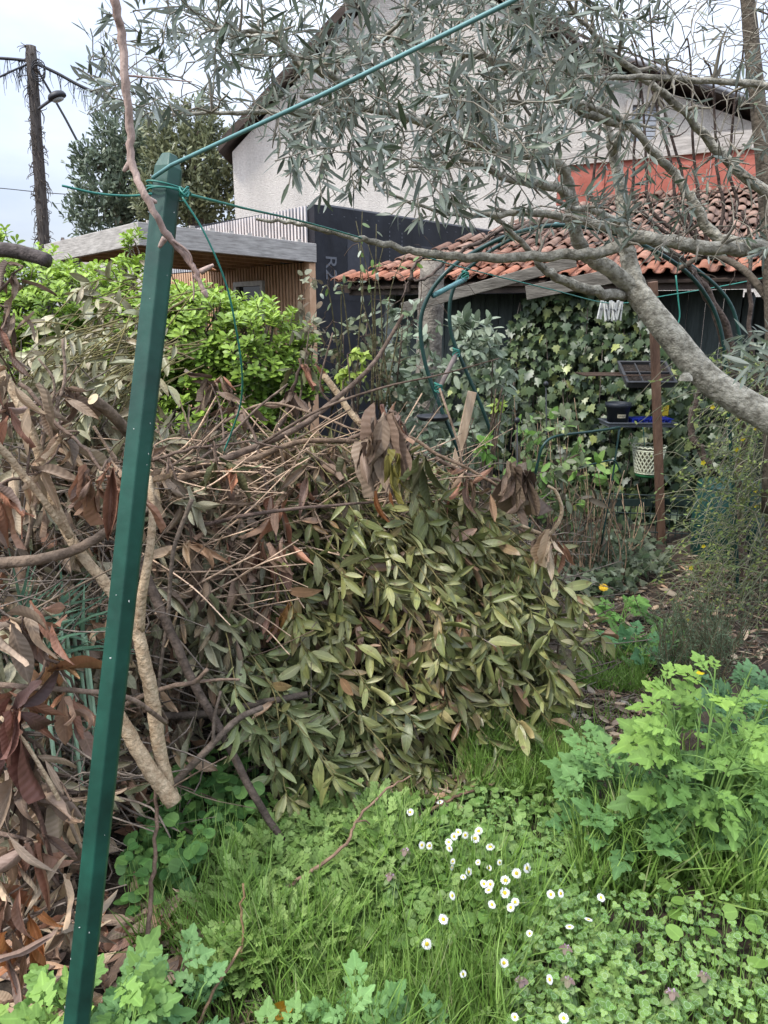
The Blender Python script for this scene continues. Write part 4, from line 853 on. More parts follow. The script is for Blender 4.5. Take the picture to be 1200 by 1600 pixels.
leafy_shrub("shrub", "twiggy dull green shrub growing at the foot of the black membrane wall", "shrub", B(555, 800, 4.8), [(500, 520), (560, 490), (620, 540), (640, 650), (500, 650)], 4.6, 5.0, 60, 300, .07, [(.14, .17, .08), (.24, .27, .15), (.10, .12, .06), (.2, .16, .1)], g)
# green hoop frame, ornaments, leaning plank
mb = MB(); tube(mb, smoothline(WL([(826, 850, 4.0), (832, 770, 4.0), (842, 715, 4.0), (852, 692, 4.0), (872, 681, 4.05), (920, 675, 4.2), (968, 668, 4.4)]), 5), .008, 8); tube(mb, smoothline(WL([(940, 850, 4.3), (958, 740, 4.35), (968, 668, 4.4)]), 4), .006, 8)
tube(mb, smoothline(WL([(905, 730, 4.2), (940, 722, 4.3), (960, 720, 4.35), (970, 738, 4.35)]), 4), .005, 6); tag(mb.build("plant_support", M['green_metal']), "bent green metal plant support hoop among the dry canes", "plant support")
for (x, y0_, Yv, lb) in ((808, 657, 3.9, "black ball topped garden stake right of the arch foot"), (853, 600, 4.5, "black ball on a stake against the ivy above the canes")):
    t = thing("garden_stake", lb, "garden stake", B(x + 6, 850, Yv)); c = W(x, y0_, Yv); mb = MB(); tube(mb, [B(x + 6, 850, Yv), c], .004, 6); mb.build("stake", M['black_plastic'], t); mb = MB(); lathe(mb, c, [(.017 * math.sin(a) + 1e-4, -.017 * math.cos(a)) for a in np.linspace(0, math.pi, 9)], 14); mb.build("ball", M['black_plastic'], t)
mb = MB(); beam(mb, W(708, 745, 3.98), W(738, 612, 4.05), .05, .022, (0, 1, 0)); tag(mb.build("wooden_board", surf("pale plank", (.34, .24, .16), (.5, .38, .27), .8, 6, 6, .2, 25, (5, 5, 1)), smooth=False, bevel=.003), "narrow pale plank leaning upright behind the arch foot", "board")
# winter jasmine
g = np.random.default_rng(95); t = thing("winter_jasmine", "tangled winter jasmine with fine green stems and tiny yellow flowers", "shrub", B(1150, 920, 4.0)); mb, ml, mf = MB(), MB(), MB()
for kk in range(1150):
    yj = g.uniform(560, 960); x = g.uniform(1095 - max(0, yj - 700) * .2, 1330); Yj = g.uniform(3.5, 4.5); p0 = W(x + g.uniform(0, 90), yj, Yj); q = p0 + [-g.uniform(.02, .34), g.normal(0, .12), -g.uniform(-.12, .4)]; q[2] = max(q[2], .03); p0[2] = max(p0[2], .05)
    P = smoothline([p0, (p0 + q) / 2 + [0, 0, g.uniform(.02, .12)], q], 4); tube(mb, P, [.0028, .0012], 4, tint=pal(1, [(.17, .19, .09), (.26, .235, .16), (.11, .125, .07)], .25, g)[0], caps=False)
    n = int(g.integers(3, 9)); Q, T = along(P, n, .1, 1, g); leaves(ml, T_OVAL, Q, nrm(T + rnd(n, .7, g)), CAMD + rnd(n, .6, g), g.uniform(.012, .03, n), .011, pal(n, [(.2, .27, .07), (.32, .36, .10), (.1, .15, .05)], .25, g))
    if g.random() < .02:
        mf = MB(); c = P[-2] + rnd(1, .01, g)[0]; a = np.arange(5) * 1.256; leaves(mf, T_OVAL, np.tile(c, (5, 1)), np.stack([np.cos(a), a * 0 - .3, np.sin(a)], -1), [0, -1, .3], .014, .010, (.75, .6, .03)); mf.build('flower', M['petal'], t)
mb.build("stems", leafmat("green stem", .6, 0, 0, mott=.2), t); ml.build("leaves", M['soft'], t)
# rosemary
t = thing("rosemary", "low grey green rosemary bush with upright needle shoots by the path", "shrub", B(1085, 1010, 3.15)); mb, ml = MB(), MB()
for kk in range(150):
    c = W(g.uniform(1035, 1150), 1010, g.uniform(2.95, 3.4)) * [1, 1, 0]; tp = c + [g.normal(-.02, .09), g.normal(0, .06), g.uniform(.1, .34)]; P = smoothline([c, (c + tp) / 2 + g.normal(0, .02, 3), tp], 4); tube(mb, P, [.003, .0015], 4, tint=(.7, .7, .5), caps=False)
    n = 44; Q, T = along(P, n, .2, 1, g); leaves(ml, T_GRASS, Q, nrm(T * .8 + rnd(n, .6, g)), rnd(n, 1, g), g.uniform(.015, .032, n), .0028, pal(n, [(.09, .14, .07), (.15, .21, .11), (.2, .26, .15)], .2, g))
mb.build("stems", M['bark_grey'], t); ml.build("needles", M['grass'], t)

# ================================================================== THE HEAP OF CUT BRANCHES
g = np.random.default_rng(101)
ANC = np.array([(0, 1560, 1.38), (0, 1250, 1.45), (0, 1000, 1.55), (0, 760, 1.85), (0, 580, 2.2), (160, 1250, 1.62), (150, 1000, 1.8), (160, 760, 2.0), (150, 560, 3.1), (260, 1240, 1.85), (300, 1000, 2.2), (300, 800, 2.35), (300, 620, 3.0), (450, 1220, 2.1), (450, 950, 2.4), (450, 750, 2.6), (430, 640, 3.0), (600, 1220, 2.22), (600, 1000, 2.4), (600, 780, 2.65), (600, 660, 2.95), (750, 1150, 2.4), (760, 950, 2.55), (760, 760, 2.8), (880, 1100, 2.5), (890, 900, 2.65), (880, 820, 2.8)], float)
def YH(px, py):
    px, py = np.atleast_1d(px).astype(float), np.atleast_1d(py).astype(float); w = 1 / (((px[:, None] - ANC[:, 0]) ** 2 + (py[:, None] - ANC[:, 1]) ** 2) + 900) ** 1.5
    return (w * ANC[:, 2]).sum(1) / w.sum(1)
def H1(px, py, dy=0.0): return W(px, py, float(YH(px, py)[0]) + dy)
HEAP = [(0, 620), (100, 630), (250, 670), (420, 690), (600, 695), (760, 750), (880, 850), (900, 1000), (870, 1110), (640, 1180), (420, 1200), (250, 1250), (150, 1420), (-60, 1560), (-120, 1000)]
LEFTH = [(-80, 620), (100, 625), (250, 655), (420, 670), (600, 690), (720, 740), (560, 790), (430, 850), (400, 1000), (340, 1130), (250, 1230), (150, 1400), (-60, 1560), (-120, 1000)]
BR = [(0.444, 0.282, 0.174), (0.348, 0.252, 0.174), (0.228, 0.168, 0.120), (0.624, 0.450, 0.282), (0.480, 0.372, 0.252)]
BRO = [(.36, .165, .095), (.28, .135, .085), (.43, .26, .165), (.25, .17, .13)]
OLV = [(.13, .135, .05), (.17, .165, .075), (.20, .18, .09), (.10, .11, .045)]
PUR = [(.18, .118, .082), (.24, .165, .115), (.135, .092, .065), (.32, .23, .155)]
GREYL = [(0.288, 0.276, 0.168), (0.384, 0.360, 0.240), (0.216, 0.216, 0.120), (0.240, 0.168, 0.120)]
# twigs and litter that nobody could count
mb = MB(); q = sample(HEAP, 1250, g); Yq = YH(q[:, 0], q[:, 1])
for (x, y), y0_ in zip(q, Yq):
    d = g.uniform(.06, .55); p = W(x, y, y0_ + d); a = g.normal(0, .6) + (0 if g.random() < .6 else 1.2); D = nrm(np.array([math.cos(a), g.normal(0, .35), math.sin(a)])) * g.uniform(.1, .38)
    r = g.uniform(.0012, .0048); P = smoothline([p - D, p - D * .3 + g.normal(0, .025, 3), p + D * .4 + g.normal(0, .025, 3), p + D], 3); P[:, 2] = np.maximum(P[:, 2], .01)
    tube(mb, P, [r, r * .5], 5, tint=pal(1, [(1.6, 1.4, 1.2), (2.8, 2.4, 1.95), (.9, .75, .65), (2.1, 1.7, 1.35)], .2, g)[0], caps=False)
q = sample([(225, 690), (420, 705), (600, 715), (740, 760), (600, 810), (430, 870), (330, 980), (220, 900)], 260, g); Yq = YH(q[:, 0], q[:, 1])
for (x, y), y0_ in zip(q, Yq):
    p = W(x, y, y0_ + g.uniform(-.06, .16)); a = g.normal(.4, .35) if g.random() < .6 else g.normal(-.45, .45); D = nrm(np.array([math.cos(a), g.normal(0, .3), math.sin(a)])) * g.uniform(.08, .4); rr_ = g.uniform(.0014, .0060)
    P = smoothline([p - D, p - D * .3 + g.normal(0, .022, 3), p + D * .4 + g.normal(0, .022, 3), p + D], 5); tube(mb, P, [rr_, rr_ * .5], 5, tint=pal(1, [(1.5, 1.35, 1.25), (2.1, 1.85, 1.6), (1.0, .85, .8)], .2, g)[0] if False else np.array([2.7, 2.35, 2.0]) * g.uniform(.5, 1.35), caps=False)
stuff(mb.build("brushwood", M['bark_grey']), "tangle of thin grey and brown twigs through the cut branch heap", "brushwood")
ml = MB(); q = sample(LEFTH, 2600, g); Yq = YH(q[:, 0], q[:, 1]); P = WV(q[:, 0], q[:, 1], Yq + g.uniform(.08, .55, len(q))); n = len(P)
leaves(ml, T_BIG, P, nrm(rnd(n, .5, g) + [.05, -.1, -.65]), CAMD + rnd(n, .5, g), g.uniform(.05, .15, n), g.uniform(.02, .05, n), pal(n, BR + GREYL + [(.3, .15, .09)], .25, g), curl=g.uniform(-.2, .5, n), roll=g.uniform(-.5, 1.6, n), crinkle=g.uniform(0, .05, n), cf=2.2, twist=g.normal(0, .6, n))
q = sample([(225, 665), (420, 680), (560, 710), (540, 790), (430, 850), (400, 980), (330, 1080), (230, 900)], 900, g); Yq = YH(q[:, 0], q[:, 1]); P = WV(q[:, 0], q[:, 1], Yq + g.uniform(-.04, .15, len(q))); n = len(P)
leaves(ml, T_BIG, P, nrm(rnd(n, .5, g) + [.05, -.1, -.8]), CAMD + rnd(n, .5, g), g.uniform(.07, .15, n), g.uniform(.018, .042, n), pal(n, GREYL + [(.33, .24, .15), (.27, .17, .11), (.2, .2, .12)], .25, g), curl=g.uniform(-.2, .5, n), roll=g.uniform(-.5, 1.6, n), crinkle=.03, cf=2, twist=g.normal(0, .6, n))
q = sample([(420, 860), (560, 790), (760, 790), (880, 880), (880, 1090), (700, 1150), (430, 1200), (380, 1050)], 1500, g); Yq = YH(q[:, 0], q[:, 1]); P = WV(q[:, 0], q[:, 1], Yq + g.uniform(.12, .45, len(q))); n = len(P)
leaves(ml, T_LAUREL, P, nrm(rnd(n, .5, g) + [.3, -.1, -.6]), CAMD + rnd(n, .5, g), g.uniform(.08, .13, n), g.uniform(.025, .042, n), pal(n, OLV + [(.1, .07, .04)], .25, g), curl=g.uniform(0, .4, n), fold=.2)
stuff(ml.build("leaf_litter", M['brown']), "mass of dead leaves inside the cut branch heap", "dead leaves")

# laurel boughs
def laurel(name, label, heads, pals, g, base, Ls=.096, ns=4, nl=12, spread=55, wts=None, length=(.26, .46), out=(.75, -.55), grp="wilted laurel boughs in the heap"):
    t = thing(name, label, "branch", base, grp); ms, ml = MB(), MB()
    for (px, py) in heads:
        c = H1(px, py, .10); st = c - np.array([out[0], .0, out[1]]) * .42 + [0, .18, .05]
        P = smoothline([base, (base + st) / 2 + [0, 0, .06], st], 4); tube(ms, P, [.007, .004], 6, tint=(.8, .75, .5))
        for k in range(ns):
            s0 = st + g.normal(0, .05, 3); tipd = nrm(np.array([out[0], -.28, out[1]]) + g.normal(0, .55, 3)); ln = g.uniform(*length); e_ = c + g.normal(0, .055, 3) + tipd * ln * .35 + [0, -.09, 0]
            P = smoothline([s0, (s0 + e_) / 2 + [0, -.03, .07] + g.normal(0, .03, 3), e_, e_ + tipd * .05 - [0, 0, .04]], 5); P[:, 2] = np.maximum(P[:, 2], .03); tube(ms, P, [.0028, .0014], 5, tint=(.95, 1.0, .5))
            n = nl - 1 + int(g.integers(-2, 4)); Q, T = along(P, n, .25, 1, g); sg = np.where(np.arange(n) % 2, 1, -1)[:, None]; side = nrm(np.cross(T, CAMD + rnd(n, .35, g)))
            D = nrm(T * .75 + side * sg * .62 + rnd(n, .38, g) + [0, -.12, -.16]); s = Ls * g.uniform(.5, 1.3, n)
            col_ = pal(n, pals, .2, g, wts); leaves(ml, T_LAUREL, Q, D, CAMD + rnd(n, .62, g) + side * sg * -.25, s, s * g.uniform(.27, .36, n), col_, curl=g.uniform(.0, .45, n), fold=g.uniform(.1, .5, n), twist=g.normal(0, .5, n), crinkle=.03, cf=1.5, roll=g.uniform(-.4, 1.1, n))
    ms.build("stems", M['bark_grey'], t); ml.build("leaves", M['laurel'], t); return t
LA = [(0.216, 0.228, 0.072), (0.294, 0.292, 0.108), (0.156, 0.174, 0.060), (0.384, 0.372, 0.180), (0.432, 0.264, 0.168), (0.324, 0.180, 0.102)]
LB = [(0.186, 0.204, 0.066), (0.252, 0.258, 0.090), (0.138, 0.156, 0.052), (0.336, 0.318, 0.144), (0.384, 0.228, 0.132)]
wA = [5, 5, 4, 2, .8, .7]; wB = [5, 4, 4, 2, .5]
for (lb, hs, pl, wt, bs_) in (
    ("wilted laurel bough on top of the green heap under the big dead leaf cluster", [(510, 800), (590, 800), (640, 830)], LB, wB, (480, 740)),
    ("olive laurel bough at the upper right of the heap below the dark dead leaf bunch", [(680, 800), (730, 840), (780, 870)], LB, wB, (620, 720)),
    ("laurel bough with pinkish tips in the upper middle of the heap", [(480, 880), (560, 880), (630, 910)], LA, wA, (430, 800)),
    ("laurel bough with yellow green midribs spreading across the heap centre", [(640, 890), (690, 910), (730, 940)], LA, wA, (560, 800)),
    ("laurel bough jutting over the path at the heap's right shoulder", [(790, 910), (820, 925), (810, 960)], LB, wB, (740, 860)),
    ("laurel bough hanging near the orange dried leaf on the left of the green heap", [(430, 960), (490, 970), (540, 990)], LA, wA, (380, 900)),
    ("laurel bough with several brown leaves right of the heap centre", [(610, 990), (670, 990), (720, 1005)], [(.26, .15, .085), (.2, .12, .07), (.17, .165, .065), (.12, .13, .05)], [3, 2, 4, 3], (560, 880)),
    ("laurel bough drooping on the right flank of the heap beside the path", [(770, 1010), (800, 1040), (780, 1070)], LB, wB, (740, 930)),
    ("pale green laurel bough with large soft leaves low on the left of the green heap", [(380, 1040), (440, 1060), (420, 1110)], [(.24, .27, .11), (.30, .33, .15), (.19, .22, .09)], None, (330, 980)),
    ("laurel bough crossing the dark hollow low in the heap", [(560, 1060), (640, 1060), (720, 1080)], LA, wA, (470, 980)),
    ("long laurel bough fanning right over the grass at the heap's lower right", [(720, 1090), (770, 1100), (790, 1115), (670, 1110)], LB, wB, (620, 1040)),
    ("laurel bough lying in the shade at the heap's foot above the ground ivy", [(450, 1150), (520, 1150), (590, 1140)], [(.12, .14, .05), (.16, .175, .07), (.09, .11, .04)], None, (400, 1080)),
    ("lowest laurel bough touching the grass near the fallen twig", [(470, 1195), (560, 1205), (630, 1195)], LA, wA, (420, 1120))):
    laurel("laurel_bough", lb, hs, pl, g, H1(bs_[0], bs_[1], .25), ns=7, nl=14, wts=wt)
DRY = [(0.299, 0.287, 0.149), (0.380, 0.356, 0.207), (0.230, 0.230, 0.115), (0.333, 0.276, 0.172)]
for lb, hs, bs_ in (("dry pale olive laurel bough arching over the heap top left of the stake", [(100, 590), (135, 570), (165, 555), (200, 560)], (230, 560)), ("pale dry laurel bough hanging below the hedge at far left", [(80, 640), (120, 640), (60, 625)], (150, 560)), ("pale dry laurel bough right behind the stake below the hedge", [(175, 640), (200, 670)], (180, 560)), ("drab laurel bough between stake and stub log at the heap top", [(140, 665), (185, 660)], (240, 600))):
    t = laurel("dry_laurel_bough", lb, hs, DRY, g, H1(bs_[0], bs_[1], .3), .085, 6, 20, length=(.3, .5), out=(-.5, -.45), grp="dry laurel boughs on the heap top")

# dead boughs with big crinkled leaves
def bunch(ml, p, n, s, pals, g, drop=.75, spread=.55, w=.30):
    n = int(n * 1.4); s = s * .9
    D = nrm(rnd(n, spread, g) + [0, -.12, -drop]); sz = s * g.uniform(.55, 1.15, n); P = p + rnd(n, .018, g)
    n = len(P); leaves(ml, T_BIG, P, D, CAMD + rnd(n, .55, g), sz, sz * w * g.uniform(.55, 1.15, n), pal(n, pals, .3, g), curl=g.uniform(-.3, .7, n), roll=g.uniform(-1.2, 2.4, n), crinkle=g.uniform(.03, .10, n), cf=2.4, twist=g.normal(0, .9, n), fold=g.uniform(-.4, .9, n))
def dead(label, wood, bunches, r=.006, tint=(.8, .68, .62), name="dead_bough"):
    P = smoothline(WL(wood), 5); t = thing(name, label, "branch", P.min(0) * [0, 0, 1] + P[0] * [1, 1, 0], "dead leafy boughs in the heap"); mb, ml = MB(), MB(); P[1:-1] += g.normal(0, .004, P[1:-1].shape); tube(mb, P, [r, r * .5], 7, tint=tint, rough=.12)
    for (x, y, Yb, n, s, pl, *o) in bunches:
        p = W(x, y, Yb); k = int(np.argmin(np.linalg.norm(P - p, axis=1))); 
        if np.linalg.norm(P[k] - p) > .02: tube(mb, smoothline([P[k], (P[k] + p) / 2 + g.normal(0, .015, 3), p], 3), [r * .6, .0025], 5, tint=tint)
        bunch(ml, p, n, s, pl, g, *o)
    mb.build("branch", M['bark_grey'], t); ml.build("leaves", M['brown'], t); return t
dead("dead bough with russet crinkled leaves hanging just left of the stake", [(30, 600, 1.9), (90, 660, 1.85), (150, 720, 1.78), (185, 760, 1.75)], [(160, 735, 1.74, 7, .165, BRO, 1.1, .35), (185, 735, 1.72, 5, .17, BRO, 1.1, .35), (100, 690, 1.85, 7, .13, BR), (60, 640, 1.9, 7, .13, PUR)])
dead("dead bough with dark drooping leaves at the left edge above the pale branches", [(-40, 500, 1.6), (10, 440, 1.62), (35, 415, 1.62)], [(30, 430, 1.62, 6, .085, PUR), (12, 480, 1.6, 6, .085, PUR), (0, 540, 1.6, 5, .11, BRO), (25, 600, 1.75, 5, .13, BR)], .004)
dead("dead bough of rusty leaves at the left edge beside the bluish leaves", [(-60, 780, 1.7), (0, 760, 1.7), (60, 740, 1.75)], [(5, 640, 1.75, 6, .13, BRO), (0, 770, 1.7, 7, .14, BRO), (55, 745, 1.78, 6, .14, BR), (90, 620, 2.0, 7, .14, PUR)], .006)
dead("dead bough with curled tan and brown leaves low at the left edge", [(-60, 1000, 1.5), (20, 980, 1.52), (90, 1040, 1.55), (130, 1100, 1.6)], [(10, 970, 1.5, 8, .15, BR), (60, 960, 1.55, 6, .15, BRO), (80, 1040, 1.55, 5, .13, [(.42, .24, .11), (.34, .17, .08)]), (20, 1090, 1.48, 8, .17, BRO), (110, 1095, 1.58, 6, .14, BRO)], .006)
dead("heavy dead bough with dark wine brown leaves at the lower left", [(-60, 1120, 1.45), (20, 1130, 1.45), (70, 1180, 1.5), (110, 1250, 1.52)], [(20, 1110, 1.42, 8, .18, [(.16, .07, .05), (.22, .10, .07), (.11, .06, .05)]), (60, 1180, 1.46, 7, .17, PUR), (100, 1240, 1.5, 6, .15, BR), (20, 1230, 1.42, 7, .16, PUR)], .007)
dead("dead bough resting on the ground with orange brown leaves in the lower left corner", [(-60, 1290, 1.38), (30, 1310, 1.38), (90, 1380, 1.4), (120, 1450, 1.42)], [(10, 1310, 1.36, 7, .15, BR), (50, 1320, 1.37, 7, .16, BRO), (90, 1370, 1.4, 6, .14, BR), (10, 1400, 1.34, 7, .16, BRO), (45, 1430, 1.35, 5, .15, [(.42, .17, .06), (.34, .13, .055)]), (100, 1440, 1.42, 5, .13, BR), (5, 1470, 1.32, 5, .15, BRO)], .006)
dead("dead bough with hanging olive and brown leaves right of the stake", [(236, 720, 2.3), (300, 700, 2.35), (380, 690, 2.45), (440, 700, 2.5)], [(340, 725, 2.35, 6, .17, OLV), (350, 745, 2.33, 4, .16, BRO), (260, 740, 2.25, 7, .15, BR), (300, 850, 2.25, 8, .15, BR), (320, 900, 2.25, 7, .14, PUR), (290, 780, 2.25, 6, .15, GREYL)])
dead("dead bough with long shredded rusty leaves left of the green laurel", [(380, 640, 2.7), (410, 730, 2.55), (430, 830, 2.45), (440, 900, 2.42)], [(440, 780, 2.45, 7, .15, BRO, .9, .3), (420, 850, 2.4, 7, .17, BRO, .9, .3), (445, 850, 2.4, 5, .13, BRO), (390, 900, 2.35, 7, .15, PUR), (455, 950, 2.35, 5, .15, [(.38, .19, .06), (.30, .15, .06)], 1.2, .15), (420, 960, 2.34, 5, .12, BRO)])
dead("dead bough with a dark clump of curled leaves below the green shrub", [(300, 640, 2.9), (340, 620, 2.9), (380, 600, 2.9)], [(335, 600, 2.9, 8, .14, PUR), (350, 590, 2.9, 4, .12, BRO), (370, 640, 2.85, 6, .13, PUR)], .005)
dead("dead bough with folded olive brown leaves beside the green shrub", [(430, 680, 2.9), (455, 620, 3.0), (470, 560, 3.0)], [(465, 575, 3.0, 6, .13, OLV), (450, 610, 2.95, 6, .13, PUR), (480, 570, 3.0, 4, .14, BRO)], .012, (.55, .48, .45))
dead("dead bough carrying the largest purple brown leaf cluster at the heap top", [(540, 690, 2.7), (590, 660, 2.65), (615, 645, 2.62), (640, 690, 2.6)], [(598, 655, 2.46, 8, .25, PUR, 1.1, .3, .38), (572, 690, 2.46, 6, .21, PUR, 1.1, .3, .38), (606, 710, 2.36, 3, .20, [(.16, .14, .03), (.20, .17, .045)], 1.3, .08), (602, 775, 2.38, 2, .12, [(.36, .14, .05)], 1.3, .1), (650, 715, 2.45, 9, .17, OLV, 1.0, .35), (620, 655, 2.62, 5, .13, BRO)], .008)
dead("dead bough with dark wine leaves at the right end of the heap top", [(680, 715, 2.75), (740, 745, 2.75), (790, 750, 2.75), (830, 740, 2.75)], [(800, 735, 2.58, 8, .19, PUR, 1.1, .35, .38), (822, 742, 2.56, 6, .16, PUR, 1.1, .35, .38), (730, 750, 2.7, 6, .13, BRO), (725, 745, 2.7, 5, .11, BR), (770, 770, 2.7, 5, .13, BR)], .008)
dead("short dead bough with tan folded leaves at the crooked pale stick", [(800, 820, 2.75), (840, 840, 2.72), (860, 850, 2.7)], [(852, 838, 2.56, 8, .14, BR, 1.0, .4, .36), (868, 850, 2.66, 5, .11, [(.36, .2, .11), (.28, .13, .08)])], .006)
dead("dead bough with grey brown leaves deep in the middle of the heap", [(460, 690, 2.75), (520, 740, 2.65), (560, 770, 2.6)], [(480, 760, 2.58, 7, .14, BRO), (500, 720, 2.65, 6, .14, PUR), (440, 700, 2.7, 7, .13, BR), (520, 690, 2.75, 6, .12, BR), (540, 760, 2.58, 5, .12, GREYL), (380, 780, 2.5, 7, .14, BR), (350, 830, 2.4, 6, .13, BRO)])

# bare branches one can point to
def branch(label, pts, r, m='bark_grey', tint=(1, 1, 1), cut_end=False, sides=10, extra=(), name="cut_branch", rough=.025, cutstart=False):
    P = smoothline(WL(pts), 6); P[1:-1] += g.normal(0, min(.004, np.max(r) * .05), P[1:-1].shape); t = thing(name, label, "branch", [*P[int(np.argmin(P[:, 2]))][:2], max(0, P[:, 2].min())], "bare branches in the heap"); mb = MB(); tube(mb, P, r, sides, tint, rough=rough)
    for pts2, r2 in extra: tube(mb, smoothline(WL(pts2), 6), r2, sides, tint, rough=rough)
    mb.build("wood", M[m], t)
    for flag, c, d in ((cut_end, P[-1], nrm(P[-1] - P[-2])), (cutstart, P[0], nrm(P[0] - P[1]))):
        if flag:
            mb = MB(); rr_ = (r[-1] if flag is cut_end and c is P[-1] else r[0]) if np.ndim(r) else r; a_ = np.cross(d, [0, 0, 1.0]); a_ = nrm(a_) if np.linalg.norm(a_) > .05 else np.array([1.0, 0, 0]); b_ = np.cross(d, a_); an = np.linspace(0, 6.283, 15)[:-1]
            rim = c + d * .002 + np.outer(np.cos(an), a_) * rr_ * .97 + np.outer(np.sin(an), b_) * rr_ * .97; mb.add(np.vstack([rim, [c + d * .004]]), [[i, (i + 1) % 14, 14] for i in range(14)]); mb.build("sawn_end", M['cutwood'], t)
    return t
branch("pale peeled branch running down behind the stake to the sawn log", [(-40, 520, 1.9), (0, 578, 1.88), (42, 655, 1.86), (78, 765, 1.84), (112, 845, 1.82), (165, 912, 1.8), (210, 978, 1.78), (228, 1045, 1.76), (238, 1092, 1.75), (250, 1175, 1.72), (262, 1228, 1.7)], [.011, .012, .015, .019, .019], 'wood_pale', extra=[([(218, 985, 1.78), (222, 930, 1.78), (234, 860, 1.8), (238, 800, 1.85), (233, 745, 1.9)], [.014, .008])])
branch("thick pale sawn log slanting to the ground right of the stake", [(178, 1105, 1.72), (215, 1172, 1.69), (248, 1222, 1.67), (272, 1255, 1.66)], [.018, .02, .022], 'wood_pale', cut_end=True, sides=14)
branch("long smooth dark branch sloping from the stake down to the grass", [(205, 850, 2.1), (250, 950, 2.06), (300, 1062, 2.02), (345, 1142, 1.98), (402, 1252, 1.92), (457, 1336, 1.88)], [.017, .013, .011], tint=(.55, .5, .48))
branch("thin grey stem hanging straight down right of the stake", [(300, 780, 2.1), (271, 862, 2.08), (262, 967, 2.05), (250, 1050, 2.02), (248, 1117, 2.0)], [.007, .005], tint=(.8, .75, .7))
branch("grey forked branch propped under the long dark branch", [(268, 1228, 1.9), (330, 1165, 1.95), (370, 1125, 2.0), (410, 1105, 2.05)], [.012, .009], tint=(.75, .7, .66), extra=[([(333, 1162, 1.95), (335, 1120, 1.97), (345, 1080, 2.0)], [.006, .004])])
branch("knobbly short branch pointing right across the long dark branch", [(180, 1110, 1.9), (218, 1090, 1.88), (268, 1072, 1.86), (303, 1066, 1.85), (324, 1046, 1.84)], [.008, .006], tint=(1.05, .9, .8), extra=[([(300, 1066, 1.85), (345, 1062, 1.85), (375, 1062, 1.85)], [.005, .004])])
branch("dark horizontal branch crossing the middle of the heap to the laurel", [(150, 835, 2.3), (221, 829, 2.3), (322, 819, 2.3), (375, 807, 2.3), (450, 796, 2.35), (530, 789, 2.4), (590, 784, 2.45)], [.009, .007, .004], tint=(.62, .52, .5))
branch("long grey branch rising across the heap toward the cut trunk", [(225, 790, 2.4), (285, 737, 2.45), (337, 722, 2.5), (400, 698, 2.6), (467, 668, 2.7), (517, 630, 2.8), (573, 580, 2.9), (600, 543, 3.0), (630, 492, 3.05)], [.015, .013, .010, .007], tint=(.78, .68, .62), extra=[([(410, 692, 2.6), (500, 640, 2.6), (600, 605, 2.6), (690, 585, 2.6), (780, 560, 2.6)], [.006, .002]), ([(517, 630, 2.8), (500, 600, 2.8), (520, 520, 2.8)], [.005, .003])])
branch("stubby grey log end with sawn face left of the stake", [(230, 720, 2.2), (195, 668, 2.1), (146, 624, 2.0)], [.018, .0165, .016], tint=(1.0, .9, .78), cut_end=True, sides=14)
branch("pale branch entering from the left edge below the rusty leaves", [(-60, 640, 1.65), (0, 700, 1.68), (24, 727, 1.7), (75, 792, 1.72), (110, 840, 1.75)], [.010, .008], 'wood_pale')
branch("thick curved grey branch lying level at the left edge", [(-60, 880, 1.75), (0, 880, 1.76), (83, 870, 1.78), (150, 842, 1.8), (200, 800, 1.9)], [.016, .014, .011], tint=(.95, .85, .75))
branch("pale sawn stick leaning against the green shrub", [(505, 585, 3.0), (530, 618, 2.98), (552, 650, 2.95), (600, 700, 2.9)], [.014, .013], 'wood_pale', cutstart=True, sides=12)
branch("crooked bare pale stick curling up at the right end of the heap", [(800, 815, 2.75), (850, 835, 2.72), (869, 822, 2.7), (878, 797, 2.7), (869, 769, 2.7), (856, 759, 2.7)], [.008, .008, .005], 'wood_pale')
branch("long pale twig sloping down over the heap's right shoulder", [(560, 660, 2.75), (640, 683, 2.72), (683, 710, 2.7), (733, 733, 2.7), (800, 775, 2.7), (850, 835, 2.68)], [.008, .006, .004], tint=(1.2, 1.0, .82))
branch("arched thin white stem at the heap top below the green shrub", [(300, 700, 2.7), (350, 660, 2.75), (420, 630, 2.8), (500, 650, 2.75), (560, 672, 2.7), (620, 660, 2.7)], [.006, .005, .003], tint=(1.3, 1.12, .95))
branch("grey stem rising steeply through the dead leaves at far left", [(40, 860, 1.9), (60, 760, 1.92), (70, 680, 1.95), (100, 600, 2.0), (98, 530, 2.05)], [.006, .005, .004], tint=(1.1, .98, .88), extra=[([(72, 670, 1.95), (85, 600, 2.0), (60, 560, 2.0)], [.004, .003])])
branch("pale curving stem running up the left of the stake foot", [(60, 1200, 1.42), (100, 1255, 1.42), (120, 1310, 1.43), (150, 1360, 1.45)], [.005, .004], tint=(1.3, 1.15, 1.0))
branch("white broken stick pointing down among the wine brown leaves", [(0, 1120, 1.4), (35, 1155, 1.4), (70, 1210, 1.4), (95, 1255, 1.4)], [.004, .005], 'wood_pale')
branch("reddish thin stem leaning left near the lower left leaves", [(25, 1180, 1.4), (60, 1270, 1.4), (80, 1340, 1.4), (95, 1400, 1.4)], [.006, .004], tint=(.6, .42, .38))
branch("grey twig lying across the rusty leaves behind the stake foot", [(0, 1070, 1.5), (60, 1075, 1.5), (130, 1080, 1.55), (200, 1090, 1.6), (260, 1130, 1.7)], [.007, .006], tint=(1.1, .95, .85))
branch("grey green branch lying low behind the long dark branch", [(240, 1040, 2.2), (320, 1040, 2.2), (360, 1052, 2.2), (420, 1060, 2.25)], [.007, .005], tint=(.7, .72, .55))
